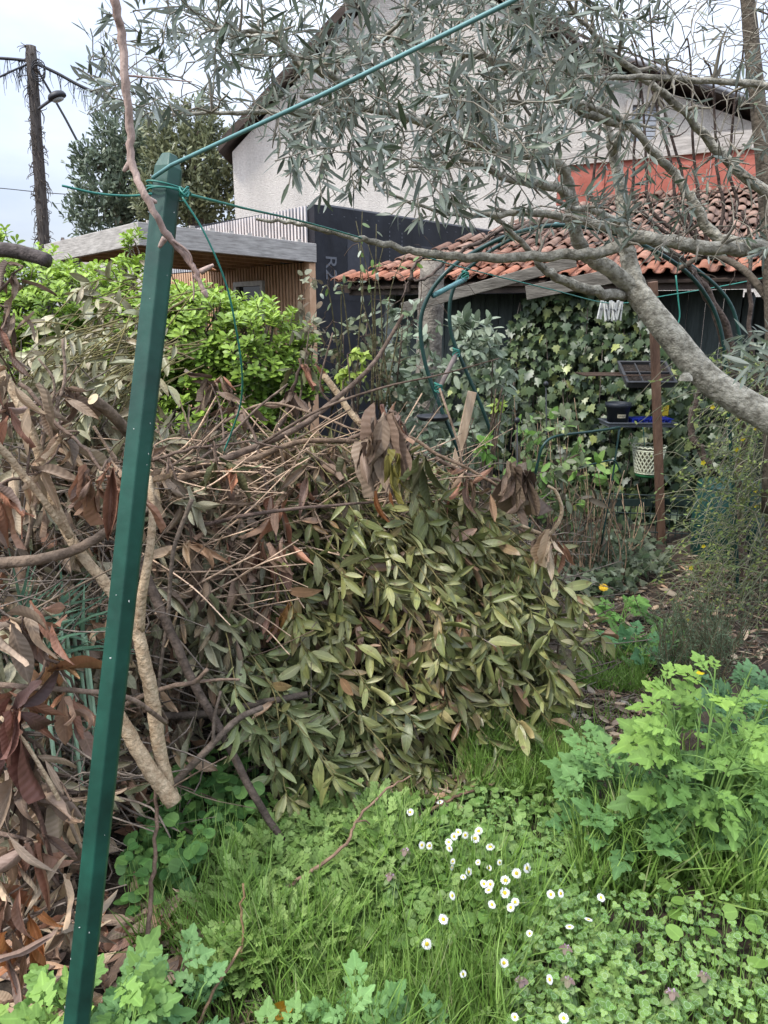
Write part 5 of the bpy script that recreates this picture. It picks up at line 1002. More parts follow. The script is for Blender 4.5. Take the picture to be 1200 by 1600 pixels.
branch("dark weathered pole lying level at the heap's shaded foot", [(230, 1120, 2.1), (330, 1115, 2.1), (400, 1100, 2.15), (480, 1085, 2.2)], [.013, .011], tint=(.4, .38, .36))
branch("grey stick standing up with a forked tip behind the stub log", [(280, 760, 2.5), (310, 720, 2.5), (350, 690, 2.55), (400, 640, 2.6), (450, 600, 2.65)], [.006, .004], tint=(.9, .8, .75), extra=[([(350, 690, 2.55), (345, 640, 2.6), (330, 600, 2.6)], [.004, .002])])
branch("thick brown fork with peeled bark crossing the heap centre", [(232, 770, 2.35), (290, 745, 2.38), (340, 735, 2.42), (400, 715, 2.5), (470, 690, 2.6), (560, 690, 2.65)], [.013, .009], tint=(1.05, .88, .72))
# loose twigs on the grass
def twig(label, pts, r, tint, name="fallen_twig"):
    mb = MB(); P = smoothline(pts, 6); P[1:-1] += g.normal(0, .0025, P[1:-1].shape); tube(mb, P, r, 7, tint, rough=.1); return mb, label, name
def fin(x): mb, lb, nm = x; return tag(mb.build(nm, M['bark_grey']), lb, "twig", "fallen twigs on the lawn")
m_ = twig("long thin fallen twig arching over the grass below the laurel heap", [W(642, 1212, 2.0), W(600, 1237, 1.95), W(555, 1285, 1.85), W(540, 1320, 1.8), W(480, 1365, 1.72), W(440, 1400, 1.66), W(418, 1455, 1.58)], [.003, .005, .0055], (1.1, .85, .7)); tube(m_[0], smoothline([W(555, 1285, 1.85), W(570, 1282, 1.86), W(578, 1288, 1.87)]), [.003, .002], 5, (1.1, .85, .7)); fin(m_)
fin(twig("short leaning twig in the near grass beside the celandine", [W(377, 1480, 1.42), W(345, 1530, 1.36), W(308, 1602, 1.28)], [.0035, .004], (1.2, .95, .7)))
fin(twig("upright brown stem in the near grass right of the celandine", [W(380, 1380, 1.55), W(379, 1450, 1.5), W(381, 1580, 1.4)], [.003, .0035], (1.0, .8, .5)))
fin(twig("rough brown stem standing between the stake and the ground ivy", [W(243, 1235, 1.7), W(244, 1325, 1.6), W(236, 1400, 1.53), W(230, 1480, 1.45)], [.005, .006], (.75, .6, .52)))
fin(twig("twisted root like twig lying among the round leaves", [Z(270, 1275, .08), Z(320, 1322, .07), Z(350, 1350, .06), Z(375, 1385, .04)], [.006, .005], (.9, .7, .58)))
fin(twig("pair to the root twig, lying flat toward the long dark branch", [Z(322, 1325, .06), Z(380, 1335, .05), Z(440, 1330, .05)], [.005, .004], (1.1, .85, .65)))
fin(twig("brown fallen twig behind the daisies at the edge of the heap", [Z(652, 1277, .06), Z(690, 1256, .06), Z(715, 1245, .07), Z(750, 1232, .05), Z(782, 1219, .03)], [.006, .003], (.9, .66, .52)))
fin(twig("straight pale stick lying on the bare path beside the heap", [Z(915, 1000, .02), Z(945, 1020, .02), Z(975, 1040, .02)], [.007, .006], (1.2, .95, .75)))
# ================================================================== GROUND COVER
g = np.random.default_rng(111)
GR = [(.15, .27, .045), (.225, .37, .075), (.30, .44, .115), (.105, .19, .032), (.36, .39, .18)]
LAWN = [(150, 1800), (290, 1570), (380, 1440), (430, 1310), (560, 1275), (700, 1205), (790, 1160), (900, 1140), (960, 1090), (1350, 1040), (2000, 1000), (2000, 1800)]
def on_ground(poly, n): 
    q = sample(poly, n, g); P = ZV(q[:, 0], q[:, 1]); P[:, 2] = gz(P[:, 0], P[:, 1]); return q, P
def grass(ml, poly, n, h0, h1, w, pals, lean=.35):
    q, P = on_ground(poly, int(n * 1.5)); kp = g.random(len(P)) < .55 + .5 * np.sin(P[:, 0] * 7 + 2 * np.sin(P[:, 1] * 5)) * np.cos(P[:, 1] * 8 + P[:, 0] * 3) + .15; P = P[kp]; n = len(P); h = g.uniform(h0, h1, n) * (.75 + .5 * (.5 + .5 * np.sin(P[:, 0] * 9 + np.sin(P[:, 1] * 7) * 2))); D = nrm(rnd(n, lean, g) * [1, 1, .2] + [0, 0, 1]); a = g.uniform(0, 6.28, n)
    leaves(ml, T_GRASS, P, D, np.stack([np.cos(a), np.sin(a), a * 0 + .1], -1), h, w * g.uniform(.6, 1.4, n), pal(n, pals, .2, g, [4, 4, 3, 3, .6]), curl=g.uniform(.0, .55, n), twist=g.normal(0, .5, n))
ml = MB()
grass(ml, LAWN, 14000, .035, .11, .0042, GR)
grass(ml, [(440, 1800), (420, 1480), (560, 1350), (700, 1300), (860, 1420), (760, 1800)], 2700, .09, .21, .0045, GR)
grass(ml, [(900, 1420), (900, 1330), (1000, 1290), (1200, 1330), (1200, 1450), (1050, 1420)], 1300, .12, .26, .006, GR)
grass(ml, [(740, 1250), (720, 1190), (860, 1130), (920, 1170), (900, 1260)], 1900, .10, .22, .004, GR)
grass(ml, [(890, 1080), (930, 1030), (1010, 1030), (1010, 1085)], 1200, .05, .15, .004, GR)
grass(ml, [(200, 1500), (260, 1390), (420, 1320), (420, 1520)], 900, .06, .20, .004, GR)
stuff(ml.build("grass", M['grass']), "long green grass of the garden lawn", "grass")
# straw
mb = MB(); q, P = on_ground([(880, 1180), (870, 1080), (890, 940), (960, 880), (1300, 860), (1300, 1040), (1010, 1040), (1000, 1150), (930, 1170)], 1300)
for p in P:
    a = g.uniform(0, 6.28); D = np.array([math.cos(a), math.sin(a), g.normal(0, .12)]) * g.uniform(.02, .11); tube(mb, [p - D + [0, 0, .012], p + [0, 0, .02], p + D + [0, 0, .012]], g.uniform(.001, .003), 4, pal(1, [(1.2, 1.0, .8), (.7, .55, .45), (1.6, 1.4, 1.15)], .2, g)[0], caps=False)
q, P = on_ground([(150, 1500), (250, 1380), (420, 1330), (520, 1500), (400, 1620), (180, 1640)], 260)
for p in P:
    a = g.uniform(0, 6.28); D = np.array([math.cos(a), math.sin(a), g.normal(0, .1)]) * g.uniform(.02, .09); tube(mb, [p - D + [0, 0, .012], p + [0, 0, .02], p + D + [0, 0, .012]], g.uniform(.0008, .002), 4, pal(1, [(1.2, 1.0, .8), (.7, .55, .45)], .2, g)[0], caps=False)
stuff(mb.build("straw", M['bark_grey']), "dry straw and chips scattered on the bare path", "straw")
ml = MB(); q, P = on_ground([(600, 1260), (780, 1190), (880, 1130), (870, 1060), (900, 930), (990, 880), (1300, 860), (1300, 1040), (1030, 1040), (1000, 1120), (900, 1200), (640, 1300)], 800); n = len(P)
leaves(ml, T_LAUREL, P + [0, 0, .02], rnd(n, 1, g) * [1, 1, .15], rnd(n, .4, g) + [0, 0, 1], g.uniform(.04, .1, n), g.uniform(.015, .035, n), pal(n, BR + [(.3, .26, .2)], .25, g), curl=g.uniform(-.2, .3, n), roll=g.uniform(-.4, 1.2, n))
q, P = on_ground([(-60, 1700), (0, 1480), (160, 1400), (420, 1380), (430, 1500), (250, 1560), (160, 1700)], 260); n = len(P)
leaves(ml, T_BIG, P + [0, 0, .02], rnd(n, 1, g) * [1, 1, .15], rnd(n, .5, g) + [0, 0, 1], g.uniform(.06, .15, n), g.uniform(.02, .05, n), pal(n, BR + BRO, .25, g), curl=g.uniform(-.2, .3, n), roll=g.uniform(-.4, 1.2, n), crinkle=.03)
stuff(ml.build("fallen_leaves", M['brown']), "brown fallen leaves lying on the path and bare soil", "dead leaves")
# clover, round leaves, ferny weeds
def disc_cover(ml, tm, poly, n, z0_, z1_, s0, s1, pals, ms=None, up=.3):
    q, P = on_ground(poly, n); a = g.uniform(0, 6.28, n); z = g.uniform(z0_, z1_, n); s = g.uniform(s0, s1, n)
    Q = P + np.stack([a * 0, a * 0, z], -1); D = np.stack([np.cos(a), np.sin(a), g.normal(0, .15, n)], -1); leaves(ml, tm, Q, D, rnd(n, up, g) + [0, -.25, 1], s, s, pal(n, pals, .18, g), curl=g.uniform(-.1, .2, n), fold=g.uniform(-.1, .25, n))
    if ms is not None:
        for p, k in zip(P, Q): tube(ms, smoothline([p, (p + k) / 2 + g.normal(0, .006, 3), k], 2), .0011, 4, (.22, .34, .10), caps=False)
CL = [(.14, .26, .055), (.20, .33, .08), (.25, .37, .10), (.10, .19, .045)]
ml, ms = MB(), MB()
disc_cover(ml, T_CLOVER, [(780, 1800), (790, 1440), (860, 1370), (1000, 1390), (1100, 1440), (1250, 1440), (1250, 1800)], 1500, .03, .10, .016, .034, CL, ms)
disc_cover(ml, T_CLOVER, [(700, 1420), (640, 1330), (760, 1250), (900, 1300), (860, 1400)], 420, .03, .08, .012, .022, CL, ms)
o = stuff(ml.build("clover", M['clover']), "clover with pale chevron marks spread through the near lawn", "clover"); ms.build("stalks", M['grass'], o)
ml, ms = MB(), MB()
disc_cover(ml, T_ROUND, [(450, 1420), (560, 1290), (900, 1210), (1000, 1340), (900, 1420), (700, 1500), (560, 1500)], 1300, .015, .07, .018, .038, [(.13, .24, .05), (.19, .31, .08), (.24, .35, .11)], ms)
disc_cover(ml, T_ROUND, [(1000, 1480), (1080, 1350), (1250, 1330), (1250, 1560), (1100, 1560)], 12, .05, .12, .035, .055, [(.15, .27, .05), (.20, .33, .07)], ms, .5)
disc_cover(ml, T_ROUND, [(195, 1440), (230, 1290), (300, 1220), (400, 1225), (420, 1290), (360, 1330), (300, 1430)], 420, .03, .17, .022, .052, [(.055, .14, .035), (.09, .20, .05), (.13, .25, .06)], ms, .45)
o = stuff(ml.build("ground_leaves", M['soft']), "low round leaved weeds between the grass and the heap", "weeds"); ms.build("stalks", M['grass'], o)
ml = MB()
def ferny(poly, n, L0, L1, pals, el=.5):
    q, P = on_ground(poly, n); a = g.uniform(0, 6.28, n); D = np.stack([np.cos(a), np.sin(a), g.uniform(el, el + 1.0, n)], -1); s = g.uniform(L0, L1, n); leaves(ml, T_FERNY, P, D, np.stack([-np.cos(a), -np.sin(a), a * 0 + 1], -1) + rnd(n, .3, g), s, s * .8, pal(n, pals, .18, g), curl=g.uniform(.1, .4, n))
FE = [(.22, .34, .085), (.29, .41, .12), (.16, .27, .06)]
ferny([(340, 1560), (350, 1380), (420, 1280), (600, 1270), (660, 1330), (600, 1420), (500, 1480)], 1700, .05, .14, FE, 1.0); ferny([(620, 1330), (720, 1270), (1000, 1500), (1000, 1700), (500, 1700), (480, 1500)], 900, .04, .10, FE, .9)
ferny([(960, 1000), (1050, 970), (1080, 1040), (1000, 1060)], 60, .08, .16, [(.10, .22, .05), (.15, .28, .07)])
stuff(ml.build("fine_leaved_weeds", M['soft']), "feathery fine leaved weeds at the lawn edge below the heap", "weeds")
ml = MB(); q, P = on_ground([(850, 940), (870, 850), (1000, 840), (1050, 900), (990, 930), (930, 950)], 700); n = len(P)
leaves(ml, T_IVY, P + np.stack([P[:, 0] * 0, P[:, 0] * 0, g.uniform(.02, .16, n)], -1), rnd(n, .7, g) + [0, -.4, -.1], rnd(n, .4, g) + [0, -.3, .8], g.uniform(.04, .09, n), g.uniform(.03, .07, n), pal(n, [(.045, .075, .03), (.08, .11, .05), (.14, .17, .10), (.20, .23, .16)], .25, g), curl=.15)
q, P = on_ground([(600, 900), (640, 800), (830, 780), (960, 800), (960, 880), (900, 880), (850, 930)], 900); n = len(P); P[:, 2] += g.uniform(.02, .5, n) * np.clip((880 - q[:, 1]) / 100, .1, 1)
leaves(ml, T_OVAL, P, rnd(n, .7, g) + [0, -.3, -.2], rnd(n, .5, g) + CAMD, g.uniform(.05, .10, n), g.uniform(.02, .04, n), pal(n, [(.10, .13, .06), (.2, .22, .14), (.14, .12, .08), (.07, .10, .04)], .25, g), curl=.2)
stuff(ml.build("undergrowth", M['soft']), "dark low undergrowth at the foot of the ivy and canes", "undergrowth")
# bluish strap leaves at the left
t = thing("iris_clump", "clump of bluish green strap leaves at the left edge behind the pale branch", "plant", B(15, 1080, 1.9)); ml = MB(); n = 120; bq = W(15, 1000, 1.86); P = bq + rnd(n, 1, g) * [.09, .06, .03]; a = g.normal(.15, .55, n)
leaves(ml, T_GRASS, P, np.stack([np.sin(a) + .25, g.normal(-.1, .3, n), np.cos(a) * .6], -1), CAMD + rnd(n, .4, g), g.uniform(.09, .20, n), g.uniform(.007, .014, n), pal(n, [(.06, .14, .08), (.09, .18, .11), (.13, .22, .14)], .2, g), curl=g.uniform(.3, 1.0, n)); ml.build("leaves", M['grass'], t); mb = MB()
for p in P[:40]: tube(mb, [p, p * [1, 1, 0] + [0, 0, .3]], .006, 5, tint=(.5, .7, .5), caps=False)
mb.build("stems", M['grass'], t)

# celandine plants
def celandine(label, base, h, sp, n, Ls, pals, g, flowers=0, up=.2, name="celandine", facing=(0, -.5, .85)):
    t = thing(name, label, "plant", base); ms, ml = MB(), MB(); tops = []
    mains = []
    for k in range(max(4, n // 9)):
        a = k * 2.4 + g.uniform(0, .5); rr_ = sp * .75 * math.sqrt(g.uniform(.05, 1)); tp = base + np.array([math.cos(a) * rr_, math.sin(a) * rr_, h * g.uniform(.55, 1.0) * (1 - .25 * rr_ / sp)]); b0 = base + np.array([math.cos(a), math.sin(a), 0]) * rr_ * .2
        P = smoothline([b0, (b0 + tp) / 2 + [0, 0, h * .06] + g.normal(0, .012, 3), tp], 5); tube(ms, P, [.0042, .002], 6, (.20, .33, .09), caps=False); mains.append(P)
    for k in range(n):
        P = mains[k % len(mains)]; t_ = g.uniform(.12, 1) ** .75; q = P[int(t_ * (len(P) - 1))]; a = g.uniform(0, 6.28); o2 = (q - base)[:2]; dv = np.array([math.cos(a), math.sin(a)]) * .8 + o2 / max(np.linalg.norm(o2), .02) * .7; dv = dv / max(np.linalg.norm(dv), .1)
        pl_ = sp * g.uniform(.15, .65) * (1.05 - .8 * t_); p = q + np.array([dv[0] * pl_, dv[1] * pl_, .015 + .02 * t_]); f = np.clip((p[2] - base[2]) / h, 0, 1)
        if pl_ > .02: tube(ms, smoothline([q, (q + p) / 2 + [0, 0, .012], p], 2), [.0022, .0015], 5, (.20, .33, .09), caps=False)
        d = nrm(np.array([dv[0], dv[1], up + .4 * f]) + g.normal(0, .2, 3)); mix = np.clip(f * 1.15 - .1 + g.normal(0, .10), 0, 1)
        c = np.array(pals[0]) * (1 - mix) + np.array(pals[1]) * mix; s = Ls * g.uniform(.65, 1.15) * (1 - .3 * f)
        leaves(ml, T_CEL, [p - d * s * .1], [d], [np.array(facing) + g.normal(0, .28, 3)], s, s * .95, c * g.uniform(.85, 1.12), curl=g.uniform(.05, .4), fold=g.uniform(-.05, .25), crinkle=.02, cf=2)
        if f > .7: tops.append(p)
    ms.build("stems", M['grass'], t); ml.build("leaves", M['soft'], t)
    if flowers:
        mf = MB()
        for p in tops[:flowers]:
            c = p + [0, -.01, .03]; a = np.arange(4) * 1.571; leaves(mf, T_OVAL, np.tile(c, (4, 1)), np.stack([np.cos(a), np.sin(a), a * 0 + .3], -1), [0, 0, 1], .014, .013, (.8, .62, .02)); tube(ms, [p, c], .0012, 4)
        mf.build("flowers", M['petal'], t)
    return t
g = np.random.default_rng(121)
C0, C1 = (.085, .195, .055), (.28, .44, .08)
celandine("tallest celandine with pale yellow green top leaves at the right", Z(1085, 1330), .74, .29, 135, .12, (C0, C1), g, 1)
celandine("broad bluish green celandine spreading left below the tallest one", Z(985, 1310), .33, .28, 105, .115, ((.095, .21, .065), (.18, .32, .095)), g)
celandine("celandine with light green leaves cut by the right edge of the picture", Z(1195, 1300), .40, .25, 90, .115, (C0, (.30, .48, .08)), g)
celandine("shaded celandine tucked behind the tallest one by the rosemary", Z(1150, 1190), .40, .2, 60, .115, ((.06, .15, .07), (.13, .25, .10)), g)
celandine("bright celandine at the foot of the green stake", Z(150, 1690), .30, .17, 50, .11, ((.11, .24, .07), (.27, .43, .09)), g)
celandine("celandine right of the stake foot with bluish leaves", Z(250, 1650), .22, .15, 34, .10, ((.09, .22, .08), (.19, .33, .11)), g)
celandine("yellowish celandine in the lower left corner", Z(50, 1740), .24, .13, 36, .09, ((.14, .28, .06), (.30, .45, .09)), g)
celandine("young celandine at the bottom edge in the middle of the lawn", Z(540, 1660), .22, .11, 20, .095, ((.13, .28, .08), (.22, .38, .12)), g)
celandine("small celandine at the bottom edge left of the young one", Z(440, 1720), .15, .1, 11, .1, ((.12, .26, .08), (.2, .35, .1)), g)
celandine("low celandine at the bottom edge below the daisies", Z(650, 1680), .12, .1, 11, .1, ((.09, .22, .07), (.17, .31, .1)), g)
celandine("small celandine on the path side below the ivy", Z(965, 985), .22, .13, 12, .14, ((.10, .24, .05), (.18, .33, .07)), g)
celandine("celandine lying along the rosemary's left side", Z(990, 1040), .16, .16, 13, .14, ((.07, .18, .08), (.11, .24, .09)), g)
# dandelion, yellow leaf
def flower(name, label, cat, head, nr, rad, wid, colr, discr, discc, g, group=None, tilt=None, rows=1, ground=0.0):
    base = np.array([head[0] + g.normal(0, .01), head[1] + .015, ground]); t = thing(name, label, cat, base, group); mb = MB(); tube(mb, smoothline([base, (base + head) / 2 + g.normal(0, .005, 3), head - [0, 0, .002]], 3), .0012, 5, (.2, .33, .1)); mb.build("stem", M['grass'], t)
    nn = nrm(np.array([0, -.45, .9]) + (g.normal(0, .3, 3) if tilt is None else np.array(tilt))); a_ = nrm(np.cross(nn, [1.0, .2, 0])); b_ = np.cross(nn, a_); ml = MB()
    for r_ in range(rows):
        a = np.arange(nr) * 2 * math.pi / nr + r_ * .15; D = np.cos(a)[:, None] * a_ + np.sin(a)[:, None] * b_ + nn * (.12 + .25 * r_); leaves(ml, T_GRASS if discr == 0 else T_OLIVE, head + D * discr * .6, D, np.tile(nn, (nr, 1)), rad * (1 - .25 * r_) * g.uniform(.88, 1.08, nr), wid, np.array(colr) * g.uniform(.92, 1.05, (nr, 1)), curl=.1)
    ml.build("petals", M['petal'], t)
    if discr:
        mb = MB(); pr = [(discr * math.cos(x), discr * .5 * math.sin(x)) for x in np.linspace(0, 1.5, 4)]; an = np.arange(10) * .6283; V = np.concatenate([head + nn * z + np.outer(np.cos(an) * r, a_) + np.outer(np.sin(an) * r, b_) for r, z in pr])
        mb.add(V, [[i * 10 + j, i * 10 + (j + 1) % 10, i * 10 + 10 + (j + 1) % 10, i * 10 + 10 + j] for i in range(3) for j in range(10)], discc); mb.build("disc", M['petal'], t)
    return t
flower("dandelion", "single yellow dandelion head among dark leaves below the ivy", "flower", W(943, 918, 3.6), 26, .022, .006, (.8, .5, .02), .004, (.7, .4, .02), g, rows=3)
DA = [((82, 138), "upper left daisy near the fallen twig, below the heap"), ((175, 107), "farthest daisy, right at the fallen twig's end"), ((118, 241), "leftmost daisy of the far row beside its half hidden neighbour"), ((142, 243), "half hidden daisy just right of the far row's leftmost one"), ((202, 232), "upper flower of the stacked daisy pair left of the far cluster"), ((204, 251), "lower flower of the stacked daisy pair left of the far cluster"),
 ((219, 214), "daisy in the far cluster, lower left of the trio"), ((232, 201), "daisy at the top of the far cluster trio"), ((254, 210), "daisy at the right of the far cluster trio, turned sideways"), ((296, 197), "large open daisy at the far right of the far cluster"), ((285, 220), "small pinkish daisy right under the large open far one"), ((332, 247), "lone open daisy right of the far cluster"),
 ((215, 292), "small half closed daisy above another small one on the left"), ((212, 311), "tiny daisy bud directly under the small half closed one"), ((294, 295), "small pale daisy alone in the middle of the patch"), ((361, 295), "white sideways daisy right of the small pale middle one"), ((329, 312), "greenish daisy bud facing away in the middle"), ((248, 341), "small white daisy bud low in the grass left of centre"), ((265, 325), "brownish faded daisy left of centre"),
 ((414, 329), "daisy just left of the right hand far open one"), ((447, 313), "open daisy at the upper right of the main patch"), ((379, 351), "open round daisy above the centre of the main patch"), ((312, 362), "left daisy of the tight central trio"), ((332, 363), "right daisy of the tight central trio"), ((327, 382), "lowest daisy of the tight central trio"), ((378, 390), "bright daisy between the trio and the double bloom"),
 ((213, 399), "lopsided daisy left of the main patch in long grass"), ((337, 427), "pink tinged daisy left of the double bloom"), ((410, 419), "upper right daisy of the double bloom"), ((396, 436), "lower left daisy of the double bloom"), ((521, 395), "left daisy of the pair on the clover edge"), ((552, 392), "right daisy of the pair on the clover edge"), ((678, 405), "yellow faced daisy furthest right by the tall grass"), ((639, 474), "wide yellow centred daisy alone in the clover"),
 ((185, 473), "large open daisy alone in the left grass"), ((580, 497), "withered daisy in the clover left of the wide yellow one"), ((455, 517), "small daisy sunk in the clover edge"), ((134, 550), "large drooping daisy in the near left grass"), ((375, 609), "white oval daisy facing left near the clover"), ((247, 644), "small daisy low in the near left grass"), ((517, 661), "daisy in the clover near the dead nettle"), ((562, 782), "nearest daisy at the bottom edge"), ((409, 778), "small yellow daisy beside the near dead nettle")]
for (x, y), lb in DA:
    big = 1.15 if ("large" in lb or "open" in lb or "bright" in lb) else (.72 if ("small" in lb or "tiny" in lb or "bud" in lb) else .95)
    tl = (g.normal(0, .5), -.5, -.4) if ("sideways" in lb or "facing" in lb or "drooping" in lb or "half" in lb) else None
    head = Z(600 + x / 2, 1200 + y / 2, .14); flower("daisy", lb, "flower", head, 20, .0092 * big, .0033 * big, (.86, .84, .82), .0048 * big, (.72, .52, .03), g, "daisies in the lawn", tl)
ml = MB(); p = Z(412, 1588, .12); leaves(ml, T_BIG, [p], [[1, .25, .18]], [[0, -.7, .7]], .072, .045, (.50, .27, .025), curl=.25, roll=1.0, crinkle=.02, cf=9); tag(ml.build("fallen_leaf", M['brown']), "single yellow brown ribbed leaf in the grass at the bottom edge", "leaf")
for (x, y, lb) in ((812, 1560, "dead nettle with reddish top left of the nearest daisy"), (883, 1560, "dead nettle behind the nearest daisy"), (880, 1508, "pink tipped dead nettle in the clover above the others"), (1092, 1552, "pale dead nettle at the lower right in the clover"), (1043, 1580, "pale dead nettle closest to the bottom right"), (633, 1350, "dead nettle with pinkish flowers left of the daisies"), (610, 1390, "dead nettle standing in grass at the daisies' left")):
    b = Z(x, y + 25, 0); t = thing("dead_nettle", lb, "plant", b); tp = b + [0, 0, .11]; mb = MB(); tube(mb, [b, tp], .002, 5, (.25, .3, .14)); mb.build("stem", M['grass'], t); ml, mf = MB(), MB()
    for kk in range(5):
        n = 4; a = np.arange(n) * 1.571 + kk * .7; Q = np.tile(b + [0, 0, .045 + kk * .015], (n, 1)); s = .034 - kk * .004; leaves(ml, T_ROUND, Q, np.stack([np.cos(a), np.sin(a), a * 0 - .1], -1), [0, 0, 1], s, s * .8, pal(n, [(.17, .27, .09), (.22, .30, .12)] if kk < 4 else [(.26, .17, .15), (.2, .2, .1)], .15, g), curl=.4)
    n = 7; leaves(mf, T_OVAL, np.tile(tp - [0, 0, .012], (n, 1)), rnd(n, .6, g) + [0, 0, .6], rnd(n, 1, g), .014, .006, (.55, .38, .5)); ml.build("leaves", M['soft'], t); mf.build("flowers", M['petal'], t)

# ================================================================== NEAR: stake, wires, hanging cane
st = thing("garden_stake", "tall dark green folded metal stake leaning in the foreground", "stake", W(100, 1700, .80) * [1, 1, 0])
a_, b_ = W(118, 1600, .868), W(262, 262, 1.13); ax_ = nrm(b_ - a_); a_ = a_ - ax_ * (a_[2] + .02) / ax_[2]; px_ = nrm(np.cross(ax_, [0.05, -1, 0.1])); px_ = px_ if px_[0] > 0 else -px_; pn = np.cross(px_, ax_); pn = pn if pn[1] < 0 else -pn
LEN = np.linalg.norm(b_ - a_); hw = .0188
def sect(c, k=1.0): return [c + px_ * (-hw) * k + pn * .0, c + px_ * (hw * .22) * k + pn * .012 * k, c + px_ * hw * k - pn * .003, c + px_ * hw * k - pn * .014, c - px_ * hw * k - pn * .012]
mb = MB(); segs = 30; rows = []
for i in range(segs + 1):
    c = a_ + ax_ * LEN * i / segs + pn * .0012 * math.sin(i * .9); rows.append(sect(c))
rows.append([q + ax_ * .020 for q in sect(a_ + ax_ * LEN, .55)])
V = np.array(rows).reshape(-1, 3); ns = 5; f = [[i * ns + j, i * ns + (j + 1) % ns, (i + 1) * ns + (j + 1) % ns, (i + 1) * ns + j] for i in range(len(rows) - 1) for j in range(ns)]
mb.add(V, f); mb.f.append(np.array([[0, 1, 2, 3, 4]])); mb.f.append(np.array([[5 * (len(rows) - 1) + j for j in range(5)]]))
so = mb.build("post", None if False else plain("stake enamel", (.009, .060, .039), .42, 0, .5, .38, 7, .10), st, smooth=False, bevel=.0022)
mb = MB()
for (fx, fy, r_) in ((.62, .45, .0028), (.36, .62, .002), (.30, .80, .0014), (.66, .30, .0016), (.45, .15, .0015), (.5, .55, .001), (.7, .7, .0012), (.25, .4, .0014), (.64, .52, .0016), (.2, .22, .0012), (.55, .34, .001), (.4, .9, .0012), (.68, .85, .0014), (.3, .67, .001)):
    c = a_ + ax_ * LEN * fy + px_ * hw * (2 * fx - 1) * .8 + pn * (.0105 if fx < .62 else .008); lathe(mb, c - pn * .004, [(r_ * .6, -.6 * r_), (r_, 0), (r_ * .5, .6 * r_)], 7)
for kk in range(34):
    fx, fy = (g.choice([.04, .61, .96, .3]) + g.normal(0, .06), g.uniform(.05, .97)); r_ = min(.0016, .0005 * math.exp(g.normal(0, .6))); c = a_ + ax_ * LEN * fy + px_ * hw * (2 * fx - 1) * .95 + pn * (.0105 * (1 - abs(2 * fx - 1.22) * .8)); lathe(mb, c - pn * .0012, [(r_ * .6, -r_ * 2), (r_, 0), (r_ * .5, r_ * 2)], 6)
mb.build("paint_chip", plain("chipped paint", (.55, .55, .5), .7), st)
wr = thing("tension_wire", "thick teal plastic coated wire stretched from the stake top up over the garden", "wire", a_ + ax_ * LEN); mb = MB(); w0 = W(240, 273, 1.105)
tube(mb, [w0 - [.004, -.01, .002], W(268, 258, 1.085), W(500, 150, 1.0), W(800, 2, .90), W(930, -75, .86)], .0028, 8); mb.build("wire", plain("teal wire coating", (.13, .28, .27), .4), wr)
mb = MB(); c0 = W(262, 297, 1.118)
for kk in range(4):
    an = np.linspace(0, 6.283, 33); tube(mb, c0 + np.outer(np.cos(an) * (.0285 + .001 * kk), px_) + np.outer(np.sin(an) * .018 - .004, pn) + np.outer(.003 * kk - .004 + .003 * np.sin(an + kk * 1.5), ax_), .0013, 5, caps=False)
for kk in range(3):
    an = np.linspace(0, 6.283, 14); tube(mb, W(288, 300, 1.1) + np.stack([np.cos(an) * .006, np.sin(an) * .006, np.sin(an * 2 + kk) * .004 + kk * .003 - .003], -1), .0013, 5, caps=False)
tag(mb.build("wire_loop", M['green_wire']), "coils of thin green wire knotted round the stake below its top", "wire")
mb = MB(); tube(mb, smoothline(WL([(238, 303, 1.1), (200, 306, 1.09), (150, 302, 1.06), (97, 290, 1.03)]), 6), .0016, 6); tag(mb.build("wire_tail", M['green_wire']), "loose green wire end sticking out left from the stake", "wire")
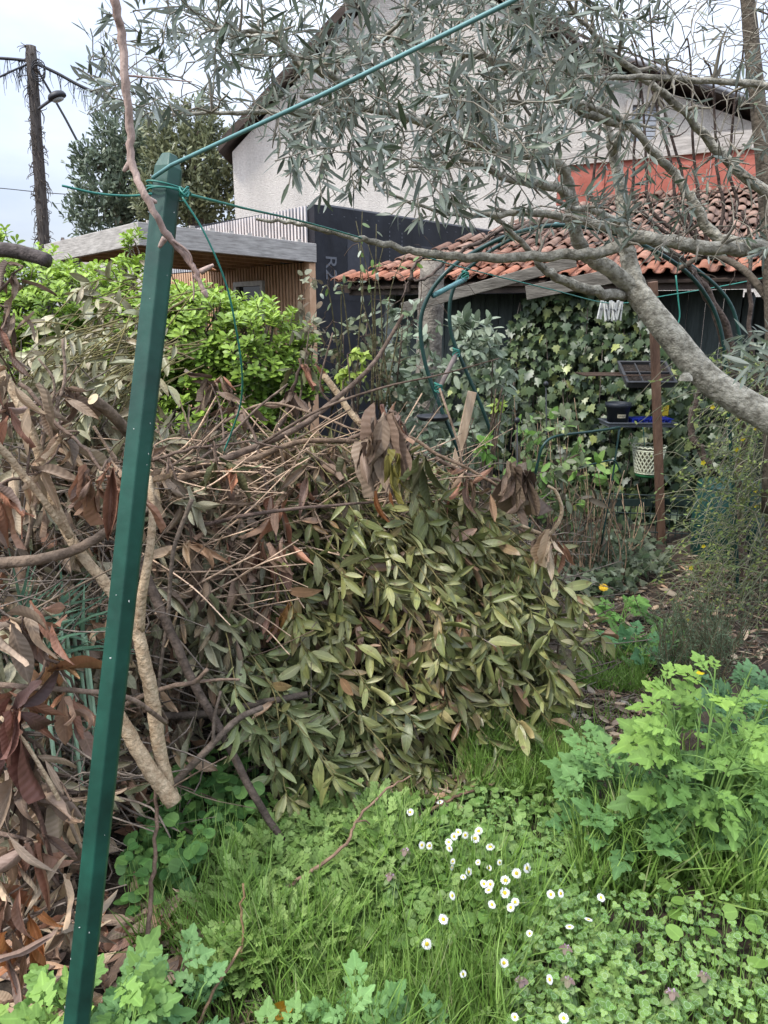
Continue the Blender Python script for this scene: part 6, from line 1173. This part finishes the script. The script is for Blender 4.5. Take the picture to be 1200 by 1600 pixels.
mb = MB(); tube(mb, smoothline(WL([(285, 308, 1.1), (320, 365, 1.11), (352, 440, 1.13), (368, 510, 1.16), (378, 580, 1.2), (376, 630, 1.25), (362, 675, 1.3), (350, 705, 1.32)]), 6), .0015, 6); tag(mb.build("hanging_wire", M['green_wire']), "thin green wire hanging in a curve from the stake onto the heap", "wire")
# bare cane hanging from above
g = np.random.default_rng(131); t = thing("hanging_cane", "bare pinkish vine cane hanging down across the stake top", "branch", W(320, 455, .95)); mb = MB()
CP_ = WL([(160, -120, .92), (178, 0, .92), (190, 60, .93), (196, 130, .93), (204, 200, .94), (206, 255, .94), (228, 308, .93), (262, 368, .94), (290, 400, .95), (308, 430, .95), (318, 456, .95)]); P = smoothline(CP_, 6); P[1:-1] += g.normal(0, .0008, P[1:-1].shape); rad = np.interp(np.arange(len(P)), [0, 30, 50, 60], [.0047, .0044, .0037, .0028])
for k in (6, 12, 18, 24, 30, 36, 42, 48, 54): rad[k - 1:k + 2] *= (1.05, 1.13, 1.05)
tube(mb, P, rad, 10, rough=.02)
for c, d in (((203, 256), (-6, 6)), ((232, 312), (7, 2)), ((258, 372), (-6, 8)), ((313, 425), (12, -6)), ((318, 454), (3, 6))): p = W(*c, .94); tube(mb, smoothline([p, p + np.array([d[0], 0, -d[1]]) * .0009, p + np.array([d[0], 0, -d[1]]) * .0014]), [.0042, .0018], 7)
tube(mb, smoothline(WL([(265, 372, .94), (295, 395, .945), (300, 420, .95), (303, 450, .95), (302, 470, .95)]), 5), [.0018, .0009], 5); tube(mb, smoothline(WL([(196, 118, .93), (240, 122, .94), (300, 128, .96)]), 4), [.0014, .0007], 5)
mb.build("cane", surf("vine cane bark", (.30, .2, .16), (.46, .34, .28), .7, 30, 6, .4, 90, (1, 1, .4)), t)
mb = MB(); p = W(314, 425, .945); tube(mb, smoothline([p, p + [.010, 0, .004], p + [.019, 0, .002]]), [.002, .0026, .0006], 7); mb.build("bud", plain("orange brown bud", (.45, .2, .09), .6), t)
